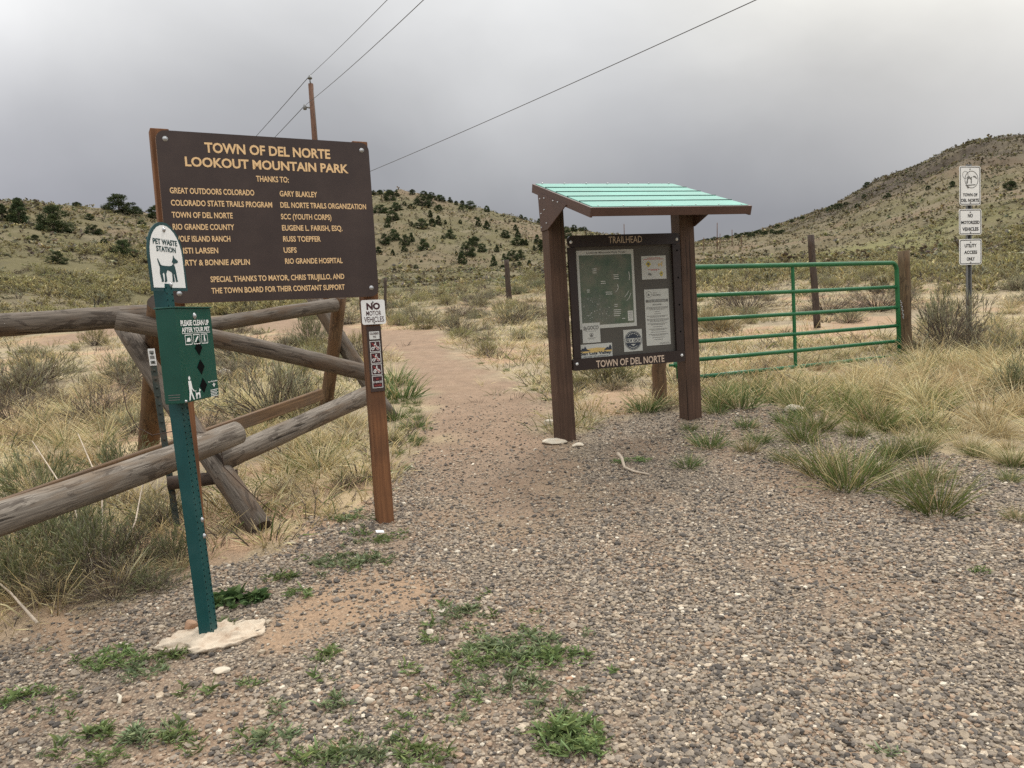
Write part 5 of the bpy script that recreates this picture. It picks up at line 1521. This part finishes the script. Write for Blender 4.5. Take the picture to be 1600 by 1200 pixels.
# shrubs one by one: column, row of the base, width and height in the photo, kind
SHR = [(45, 900, 190, 95, GRN[0], 'leafy grey green shrub under the left rail at the picture edge'), (150, 900, 170, 95, GRN[1], 'low leafy shrub under the left rail near the station'), (215, 880, 130, 80, DED[0], 'tangle of dead brush between rail and station post'), (95, 930, 130, 60, DED[1], 'dry twiggy brush at the left gravel edge'),
       (15, 930, 120, 75, GRN[2], 'low leafy shrub at the bottom left corner of the scrub'), (60, 850, 170, 80, DED[1], 'grey dead brush just under the left rail at the picture edge'), (180, 930, 150, 60, DED[0], 'dark tangled brush nearest the gravel on the left'), (120, 870, 140, 90, GRN[1], 'middle leafy shrub of the three under the left rail'), (255, 820, 100, 60, SAG[1], 'grey green shrub between station post and rail'), (240, 920, 90, 40, GRN[2], 'low green brush left of the station post'), (270, 880, 60, 60, GRN[1], 'small green shrub at the foot of the left sign post'), (190, 745, 110, 60, GRN[2], 'green shrub behind the left log rail'), (60, 780, 130, 75, GRN[0], 'pale green shrub rising behind the left log rail'), (320, 690, 100, 60, DED[1], 'dead brush behind the dispenser box'),
       (430, 655, 160, 100, SAG[0], 'big grey green shrub framed by the log rails under the sign'), (505, 640, 90, 55, SAG[2], 'grey shrub beside the middle buck'), (485, 545, 50, 60, GRN[1], 'small leafy green sapling shrub under the sign board'), (545, 760, 60, 30, DED[0], 'low dead brush under the lower rail'),
       (150, 660, 110, 70, DED[0], 'dark dead shrub in the grass left of the crossed posts'), (60, 600, 120, 60, SAG[1], 'low grey shrub left behind the top rail'), (200, 600, 90, 60, SAG[2], 'grey shrub left of the crossed posts'), (20, 660, 110, 60, DED[1], 'dead grey brush at the left picture edge'), (370, 560, 90, 45, SAG[0], 'low sage shrub below the sign board'),
       (1290, 492, 90, 42, DED[0], 'dead grey shrub seen through the gate left of the tall post'), (1165, 486, 120, 46, DED[1], 'large dead grey shrub seen through the gate near the kiosk'), (1125, 518, 80, 36, RAB[1], 'tan rounded shrub seen through the gate near the kiosk'), (1370, 486, 120, 44, DED[0], 'dark shrub seen through the gate near its latch'),
       (1480, 545, 120, 100, SAG[0], 'grey green shrub between gate post and sign post'), (1520, 552, 90, 60, DED[0], 'dark dead brush at the foot of the sign post'), (1470, 520, 60, 60, GRN[1], 'bright leafy shrub left of the sign post'), (1590, 560, 110, 60, SAG[1], 'sage shrub at the right picture edge below the signs'), (1590, 620, 80, 60, GRN[2], 'green brush at the right picture edge in the dry meadow'), (1045, 640, 40, 22, DED[0], 'small dead brush between the two kiosk posts'),
       (720, 520, 50, 36, SAG[0], 'sage shrub beside the trail left of the kiosk'), (800, 505, 90, 34, SAG[2], 'wide sage shrub left of the kiosk post'), (830, 500, 60, 40, DED[1], 'grey shrub touching the left kiosk post'), (760, 555, 50, 24, RAB[0], 'low yellow shrub on the right trail edge'), (650, 505, 60, 28, RAB[3], 'pale shrub where the trail turns behind the sign')]
for u, v, wp, hp, kd, lab in SHR:
    b = spot(u, v); s = b[1] / 1200
    shrub(kd, b, wp * s * 0.95, hp * s, lab, None, rg=rg)

# ---- scrub over the flats and hills: the largest as shrubs of their own, the rest as cover
rs = np.random.default_rng(5)


def scatter(n, r0, r1, az0, az1, power):
    r = (r0 ** power + rs.uniform(size=n) * (r1 ** power - r0 ** power)) ** (1 / power); a = np.radians(rs.uniform(az0, az1, n))
    return r * np.sin(a), r * np.cos(a)


x, y = scatter(19000, 5.5, 118, -46, 46, 1.8)
g, t, d = masks(x, y)
dens = fbm(x / 4, y / 4, 91, 3)
keep = (g < 0.05) & (t < 0.12) & (rs.uniform(size=len(x)) < sstep(0.34, 0.62, dens) * (0.55 + 0.45 * sstep(14, 40, np.hypot(x, y))))
sg = sdist(x, y, GRAVEL); keep &= (sg < -0.5)
x, y = x[keep], y[keep]
z = terrain(x, y)
sz = np.clip(rs.lognormal(-0.80, 0.36, len(x)), 0.22, 1.1); hh = sz * rs.uniform(0.36, 0.60, len(x))
kind = rs.choice(4, len(x), p=[0.46, 0.30, 0.12, 0.12])


def photo_xy(x, y, z):
    dd = np.stack([x, y, z], -1) - EYE; q = dd @ _fwd
    return 800 + 1200 * (dd @ _rt) / q, 600 - 1200 * (dd @ _up) / q


uu, vv = photo_xy(x, y, z)
show = sz / np.hypot(x, y) * ((uu > -60) & (uu < 1660))
# hidden behind the board or the kiosk: less worth an object of its own
show = np.where((uu > 240) & (uu < 585) & (vv < 470), show * 0.3, show)
own = np.zeros(len(x), bool); own[np.argsort(-show)[:290]] = True


def where(u, r):
    if u < 240: return 'behind the left log rail' if r < 40 else 'on the left hill foot'
    if u < 600: return 'behind the park sign'
    if u < 865: return 'between park sign and kiosk'
    if u < 1090: return 'behind the kiosk'
    if u < 1410: return 'on the flat beyond the gate'
    return 'on the slope right of the gate post'


KN = [('olive rabbitbrush', RAB), ('grey sage shrub', SAG), ('dead grey shrub', DED), ('small green shrub', GRN)]
rg2 = random.Random(3)
for i in np.nonzero(own)[0]:
    nm, lst = KN[kind[i]]; w_ = where(uu[i], math.hypot(x[i], y[i]))
    shrub(rg2.choice(lst), (x[i], y[i], z[i]), sz[i], hh[i], f'{nm} in the scrub {w_}', f'{nm} {w_}', rg=rg2)


def merge(name, temps, X, Y, Z, S, Hh, tint, mt):
    Vs = []; Qs = []; Ts = []; Cs = []; o = 0
    pick = rs.integers(0, len(temps), len(X)); ang = rs.uniform(0, 6.283, len(X))
    for k, (v, q, t, c) in enumerate(temps):
        i = np.nonzero(pick == k)[0]; n = len(i)
        if not n: continue
        ca, sa = np.cos(ang[i])[:, None], np.sin(ang[i])[:, None]
        vx = (v[None, :, 0] * ca - v[None, :, 1] * sa) * S[i][:, None] + X[i][:, None]
        vy = (v[None, :, 0] * sa + v[None, :, 1] * ca) * S[i][:, None] + Y[i][:, None]
        vz = v[None, :, 2] * Hh[i][:, None] + Z[i][:, None]
        Vs.append(np.stack([vx, vy, vz], -1).reshape(-1, 3))
        off = (o + np.arange(n) * len(v))[:, None, None]
        Qs.append((q[None] + off).reshape(-1, 4)); Ts.append((t[None] + off).reshape(-1, 3))
        Cs.append((c[None] * tint[i][:, None, :]).reshape(-1, 3)); o += n * len(v)
    me = np_mesh(name, np.concatenate(Vs), [np.concatenate(Qs), np.concatenate(Ts)], np.concatenate(Cs))
    ob = link_mesh(name, me, mt); tag(ob, kind='stuff'); return ob


def lod_bush(seed, n, w, palL, pal2, tw=0.5, n1=14):
    return join(bush(seed, 0.5, 1.0, n1, n, 0.03, w, DEAD, palL, 0.5, tw, pal2, 0.3))


WHITE3 = np.ones((1, 3))
rest = ~own
tint = rs.uniform(0.75, 1.25, (len(x), 1)) * (1 + rs.uniform(-0.08, 0.08, (len(x), 3)))
L1 = [lod_bush(120 + i, 120, 0.065, (OLIVE, GOLD, SAGE, OLIVE, SAGE, DEAD)[i], (SAGE, OLIVE, DEAD, GOLD, PALE, SAGE)[i]) for i in range(6)]
# golden rabbitbrush blanketing the hill feet
xe, ye = scatter(5200, 34, 78, -46, -13, 1.6); xf, yf_ = scatter(4200, 24, 90, 8, 46, 1.7)
xe = np.concatenate([xe, xf]); ye = np.concatenate([ye, yf_]); ge, te, de = masks(xe, ye)
ok = (te < 0.1) & (de < 0.2) & (rs.uniform(size=len(xe)) < sstep(0.38, 0.62, fbm(xe / 6, ye / 6, 97, 3)) * 0.9)
xe, ye = xe[ok], ye[ok]; se = np.clip(rs.lognormal(-0.42, 0.3, len(xe)), 0.35, 1.2)
LG = [lod_bush(180 + i, 120, 0.06, (GOLD, OLIVE, GOLD, SAGE)[i], (PALE, GOLD, OLIVE, GOLD)[i]) for i in range(4)]
merge('rabbitbrush_cover', LG, xe, ye, terrain(xe, ye) - 0.03, se, se * rs.uniform(0.42, 0.62, len(xe)), rs.uniform(0.65, 1.12, (len(xe), 1)) * np.ones((1, 3)), 'leaf')
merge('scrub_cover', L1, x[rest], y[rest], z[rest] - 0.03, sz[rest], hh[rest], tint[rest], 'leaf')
# the hills
x2, y2 = scatter(130000, 62, 560, -44, 46, 1.4)
r2 = np.hypot(x2, y2); a2 = np.arctan2(x2, y2)
D2 = np.interp(a2, _az, _rd)
rock2 = sstep(0.30, 0.42, a2) * sstep(150, 260, r2)
ok = (r2 < D2 * 1.01) & (rs.uniform(size=len(x2)) < sstep(0.08, 0.42, fbm(x2 / 11, y2 / 11, 93, 4)) * (0.85 + 0.15 * rock2)) & ((sdist(x2, y2, WASH) < 2) | (rs.uniform(size=len(x2)) < 0.45))
x2, y2, r2, rock2 = x2[ok], y2[ok], r2[ok], rock2[ok]
z2 = terrain(x2, y2)
s2 = np.clip(rs.lognormal(-0.5, 0.42, len(x2)), 0.3, 2.0) * (1 + sstep(120, 400, r2) * 0.8)
h2 = s2 * rs.uniform(0.35, 0.6, len(x2))
t2 = rs.uniform(0.6, 1.2, (len(x2), 1)) * (1 + rs.uniform(-0.07, 0.07, (len(x2), 3))) * (1 - 0.25 * rock2[:, None]) * 0.92
L2 = [lod_bush(140 + i, 14, 0.26, (OLIVE, SAGE, GOLD, DEAD)[i], (SAGE, OLIVE, DEAD, SAGE)[i], 0.7, 3) for i in range(4)]
merge('hillside_scrub', L2, x2, y2, z2 - 0.05, s2, h2, t2, 'leaf')
# short dry grass through the scrub
x3, y3 = scatter(60000, 3.0, 45, -46, 46, 1.25)
g3, t3, d3 = masks(x3, y3)
ok = (rs.uniform(size=len(x3)) < (1 - sstep(0.0, 0.35, g3)) * (1 - 0.97 * sstep(0.05, 0.5, t3)) * (1 - 0.8 * d3) * 0.8 * sstep(0.32, 0.6, fbm(x3 / 1.3, y3 / 1.3, 95, 4)) * (1 - 0.85 * sstep(9, 22, np.hypot(x3, y3))))
x3, y3 = x3[ok], y3[ok]; z3 = terrain(x3, y3); r3 = np.hypot(x3, y3)
s3 = rs.uniform(0.6, 1.5, len(x3)) * (1 + r3 / 40)
GR = [tuft(160 + i, 14, 0.16, 1.2, 0.006, (STRAW, PALE, STRAW, GREEN, PALE, DEAD)[i], 0.7, 0.08, 2) for i in range(6)]
merge('dry_grass_cover', GR, x3, y3, z3, s3, s3 * rs.uniform(0.6, 1.2, len(x3)), rs.uniform(0.75, 1.15, (len(x3), 1)) * np.ones((1, 3)), 'leaf')

WEED = ((0.095, 0.135, 0.048), (0.235, 0.30, 0.115)); WEED2 = ((0.11, 0.14, 0.07), (0.245, 0.29, 0.15))
# ---- weeds in the gravel: column, row of the middle, half width and half depth in metres, rosettes
WD = [(800, 1012, 0.17, 0.10, 46, 'widest green weed patch in the middle of the foreground gravel'), (745, 1030, 0.10, 0.08, 20, None), (860, 1030, 0.12, 0.08, 22, None), (790, 1075, 0.14, 0.07, 20, None), (885, 1150, 0.10, 0.10, 24, 'tall green weed clump at the bottom edge right of centre'),
      (905, 1170, 0.09, 0.06, 12, None), (560, 1180, 0.13, 0.06, 22, None), (660, 1188, 0.08, 0.06, 14, None), (500, 1185, 0.10, 0.05, 12, None), (725, 960, 0.10, 0.05, 12, None), (675, 1003, 0.03, 0.03, 4, None), (190, 1030, 0.12, 0.10, 26, 'green weed patch below the concrete footing on the left'), (225, 1052, 0.08, 0.06, 12, None), (262, 1030, 0.07, 0.05, 8, None),
      (40, 1090, 0.09, 0.05, 12, None), (235, 1150, 0.10, 0.06, 16, None), (275, 1155, 0.05, 0.04, 6, None), (150, 1150, 0.06, 0.04, 8, None), (425, 1155, 0.07, 0.06, 12, None), (505, 1028, 0.05, 0.05, 8, None), (395, 1070, 0.04, 0.03, 4, None), (520, 1105, 0.05, 0.03, 5, None), (640, 1050, 0.03, 0.03, 3, None), (160, 1190, 0.06, 0.04, 6, None),
      (550, 878, 0.19, 0.09, 40, 'low weed mat left of the bare dirt patch'), (588, 846, 0.10, 0.06, 18, 'small weed mat at the foot of the right sign post'), (540, 812, 0.10, 0.05, 14, None), (1390, 1180, 0.03, 0.02, 2, None), (1535, 895, 0.03, 0.03, 3, None), (985, 722, 0.13, 0.07, 22, 'flat green mat beside the pale stick'), (350, 975, 0.04, 0.03, 4, None), (440, 905, 0.08, 0.04, 8, None), (470, 930, 0.06, 0.04, 5, None)]
for i, (u, v, ex, ey, k, lab) in enumerate(WD):
    b = spot(u, v)
    sc = 1.35 if i == 4 else (0.75 if b[1] > 4 else 1.0)
    me = plant_mesh('weed_patch', weeds(500 + i, int(k * 1.7) + 1, ex * 1.2, ey * 1.25, 0.040 * sc, 0.0085 * sc, WEED if i % 3 else WEED2))
    grass_o = inst('weed_patch', me, 'leaf', tuple(b), 0, 1); tag(grass_o, lab or 'small green weed sprouting in the foreground gravel', 'weed', None if lab else 'small weeds in the gravel')
sprig = [plant_mesh('weed_sprig', weeds(600 + i, 3 + i, 0.035 + 0.012 * i, 0.03, 0.030, 0.007, (WEED, WEED2, WEED)[i])) for i in range(3)]
for me in sprig: me.materials.append(MATS['leaf'])
for pix, n, seed in (([(660, 940), (760, 930), (960, 990), (960, 1080), (900, 1190), (560, 1190), (650, 1090), (640, 990)], 34, 31), ([(60, 1010), (300, 1060), (540, 1060), (560, 1190), (60, 1190)], 22, 32), ([(420, 870), (560, 800), (640, 830), (620, 890), (480, 910)], 14, 33), ([(620, 600), (668, 660), (664, 720), (610, 760), (560, 740), (618, 690)], 12, 34)):
    for b in in_poly(pix, n, seed, 0.05):
        grass(rg.choice(sprig), b, rg.uniform(0.6, 1.3), 'tiny weed sprig scattered over the gravel and trail edge', 'tiny weed sprigs', rg, 'weed', 'weed_sprig')
b = spot(372, 938)
o = inst('broadleaf_weed', plant_mesh('broadleaf_weed', weeds(560, 34, 0.13, 0.10, 0.06, 0.030, ((0.05, 0.085, 0.03), (0.11, 0.165, 0.06)), 9)), 'leaf', tuple(b), 0, 1); tag(o, 'dark broad leaved weed behind the concrete footing', 'weed')

# ---- loose stones and sticks
def stone(u, v, wp, hp, m, label, seed, group=None):
    b = spot(u, v); s = b[1] / 1200; rng = np.random.default_rng(seed)
    bm = bmesh.new(); bmesh.ops.create_icosphere(bm, subdivisions=3, radius=1.0); off = rng.uniform(0, 50, 3)
    pl = [(unit(rng.normal(size=(1, 3)))[0], rng.uniform(0.62, 0.9)) for _ in range(9)]
    for w in bm.verts:
        c = np.array(w.co)
        for n, dd in pl:
            e = c @ n
            if e > dd: c = c - n * (e - dd) * 0.9
        c = c * (1 + 0.14 * (float(fbm(np.array([c[0] * 2 + off[0]]), np.array([c[1] * 2 + c[2] + off[1]]), seed, 3)[0]) - 0.5))
        w.co = (c[0] * wp * s / 2, c[1] * wp * s / 2 * 0.75, c[2] * hp * s / 2 * 1.2)
    bmesh.ops.rotate(bm, verts=bm.verts, cent=(0, 0, 0), matrix=Matrix.Rotation(rng.uniform(-0.4, 0.4), 3, 'Z'))
    mb = MB(); mb.add_bm(bm, None, 0, False); o = mb.build('rock', m); o.location = (b[0], b[1], b[2] + hp * s * 0.32); tag(o, label, 'rock', group)


painted('stone_tan', (0.40, 0.25, 0.16), 0.9, 0.25, 14, dirt=(0.22, 0.13, 0.09), dirt_amt=0.5, bmp=0.5)
painted('stone_pale', (0.56, 0.50, 0.40), 0.9, 0.2, 12, dirt=(0.40, 0.28, 0.18), dirt_amt=0.5, bmp=0.5)
for i, a in enumerate(((299, 984, 24, 19, 'stone_tan', 'rounded tan stone lying on the concrete footing'), (347, 1050, 30, 8, 'stone_pale', 'flat white stone chip below the concrete footing'), (1242, 644, 34, 14, 'stone_pale', 'pale flat rock in the grass right of the kiosk'),
                       (858, 664, 18, 10, 'stone_pale', 'pale rock beside the left kiosk post'), (868, 692, 44, 8, 'stone_pale', 'flat pale slab at the foot of the left kiosk post'), (903, 697, 22, 6, 'stone_pale', 'thin pale slab right of the left kiosk post foot'), (966, 646, 8, 5, 'stone_pale', 'small white stone under the notice board'),
                       (352, 590, 24, 16, 'stone_pale', 'pale boulder in the scrub behind the dispenser box'), (195, 758, 30, 16, 'stone_tan', 'reddish rock under the left log rail'), (578, 1098, 18, 11, 'stone_pale', 'cream pebble standing out in the foreground gravel'), (632, 1080, 14, 9, 'stone_pale', 'white pebble in the foreground gravel near the weeds'), (556, 1076, 16, 8, 'stone_tan', 'orange pebble in the foreground gravel'), (818, 1074, 12, 8, 'stone_pale', 'cream pebble right of the weed patch'), (304, 897, 10, 7, 'stone_pale', 'small pale stone at the left sign post foot'), (672, 990, 16, 8, 'stone_pale', 'pale flat stone at the bare dirt edge'), (890, 1062, 16, 6, 'stone_tan', 'reddish chip right of the weed patch'), (700, 1102, 14, 7, 'stone_tan', 'reddish stone below the weed patch'))):
    stone(*a[:4], a[4], a[5], 40 + i)
painted('dry_stick', (0.48, 0.40, 0.31), 0.85, 0.2, 20, bmp=0.3)


def stick(pts, r0, r1, label, m='dry_stick', lift=0.012):
    P = [Vector(spot(u, v)) + Vector((0, 0, lift + dz)) for u, v, dz in pts]; b = P[0].copy()
    n = len(P); mb = MB(); mb.tube([p - b for p in P], [r0 + (r1 - r0) * i / (n - 1) for i in range(n)], 8, rough=0.06, rng=random.Random(1)); o = mb.build('stick', m); o.location = b; tag(o, label, 'stick')


stick([(966, 722, 0.05), (972, 727, 0.04), (976, 735, 0.01), (990, 739, 0.0), (1015, 744, 0.0)], 0.014, 0.006, 'crooked pale stick on the ground in front of the kiosk')
stick([(186, 1106, 0), (189, 1098, 0.01), (184, 1090, 0)], 0.007, 0.005, 'short white stick lying in the gravel at lower left', 'stone_pale')
for pts, lab in (([(150, 905, 0.0), (120, 840, 0.20), (60, 780, 0.42)], 'long pale dead branch in the brush under the left rail'), ([(160, 880, 0.0), (165, 820, 0.22), (130, 760, 0.40)], 'upright pale dead branch under the left rail'), ([(60, 985, 0.02), (20, 950, 0.06), (-20, 925, 0.10)], 'pale dead twig at the left gravel edge'), ([(180, 890, 0.02), (215, 850, 0.12), (235, 800, 0.3)], 'dead branch leaning by the station post')):
    stick(pts, 0.007, 0.003, lab)
# a loose strand of old fence wire hanging round the buck
P = [at(u, v, yy) for u, v, yy in ((205, 590, 4.7), (192, 610, 4.65), (198, 640, 4.6), (215, 668, 4.6), (238, 680, 4.6), (280, 672, 4.6), (318, 676, 4.55), (345, 700, 4.5), (350, 730, 4.5), (380, 760, 4.5), (425, 800, 4.5))]
b = Vector(P[0]); mb = MB(); mb.tube([Vector(p) - b for p in P], 0.0028, 6); o = mb.build('loose_wire', 'wire_rust'); o.location = b; tag(o, 'loose rusty wire strand looping round the crossed log posts', 'wire')
b = spot(592, 842)
mb = MB(); mb.box((0, 0, 0.045), (0.045, 0.03, 0.004), 0.001); o = mb.build('litter_paper', 'paint_white'); o.location = b; o.rotation_euler = (0.2, 0.15, 0.4); tag(o, 'scrap of white litter in the weeds by the right sign post', 'litter')


# ---- loose gravel
def build_gravel():
    bm = bmesh.new(); bmesh.ops.create_icosphere(bm, subdivisions=1, radius=1.0)
    V0 = np.array([v.co[:] for v in bm.verts]); F0 = np.array([[v.index for v in f.verts] for f in bm.faces]); bm.free()
    n = 420000
    xx, yy = scatter(n, 1.7, 9.5, -48, 48, 0.9)
    gm, tm, dm = masks(xx, yy)
    patch = fbm(xx * 1.5 / 1, yy * 1.5, 99, 4)
    pr = np.clip(gm * (1 - 0.85 * tm) * (1 - 0.86 * dm) * (0.36 + 0.9 * sstep(0.60, 0.38, patch)) * (1 - 0.5 * sstep(-0.4, -1.0, xx) * sstep(4.0, 3.3, yy)) + 0.15 * tm + 0.06 * dm, 0, 1) * sstep(9.5, 6.2, np.hypot(xx, yy))
    ok = rs.uniform(size=n) < pr
    xx, yy = xx[ok], yy[ok]; n = len(xx); zz = terrain(xx, yy)
    s = np.clip(rs.lognormal(math.log(0.0062), 0.38, n), 0.003, 0.017)
    sc = s[:, None] * rs.uniform(0.7, 1.25, (n, 3)) * np.array([[1.1, 1.0, 0.62]])
    a = rs.uniform(0, 6.283, n); tl = rs.normal(0, 0.3, n)
    jit = 1 + rs.normal(0, 0.13, (n, len(V0), 1))
    v = V0[None] * jit * sc[:, None, :]
    ca, sa, ct, st = np.cos(a)[:, None], np.sin(a)[:, None], np.cos(tl)[:, None], np.sin(tl)[:, None]
    vx, vy, vz = v[..., 0], v[..., 1], v[..., 2]
    vx, vz = vx * ct - vz * st, vx * st + vz * ct
    vx, vy = vx * ca - vy * sa, vx * sa + vy * ca
    V = np.stack([vx + xx[:, None], vy + yy[:, None], vz + (zz + sc[:, 2] * 0.45)[:, None]], -1).reshape(-1, 3)
    F = (F0[None] + (np.arange(n) * len(V0))[:, None, None]).reshape(-1, 3)
    pal = np.array([(0.095, 0.084, 0.074), (0.16, 0.137, 0.114), (0.23, 0.192, 0.152), (0.295, 0.245, 0.19), (0.35, 0.285, 0.21), (0.30, 0.215, 0.15), (0.45, 0.375, 0.285), (0.58, 0.52, 0.42)])
    c = pal[rs.choice(8, n, p=[0.13, 0.18, 0.20, 0.19, 0.14, 0.09, 0.055, 0.015])] * rs.uniform(0.8, 1.2, (n, 1))
    me = np_mesh('gravel', V, [F], np.repeat(c, len(V0), 0))

    def f(nt):
        col = node(nt, 'ShaderNodeAttribute', attribute_name='Col').outputs['Color']
        tc = node(nt, 'ShaderNodeTexCoord').outputs['Object']
        q = node(nt, 'ShaderNodeTexNoise', {'Vector': tc, 'Scale': 260.0, 'Detail': 3.0}).outputs['Fac']
        return pbsdf(nt, mixc(nt, 1.0, col, ramp(nt, q, [(0.3, (0.78,) * 3), (0.7, (1.2,) * 3)]), 'MULTIPLY'), 0.85, None, 0, 0.2)
    mat('gravel_stone', f)
    o = link_mesh('gravel', me, 'gravel_stone'); tag(o, kind='stuff')


build_gravel()
bpy.context.view_layer.update()
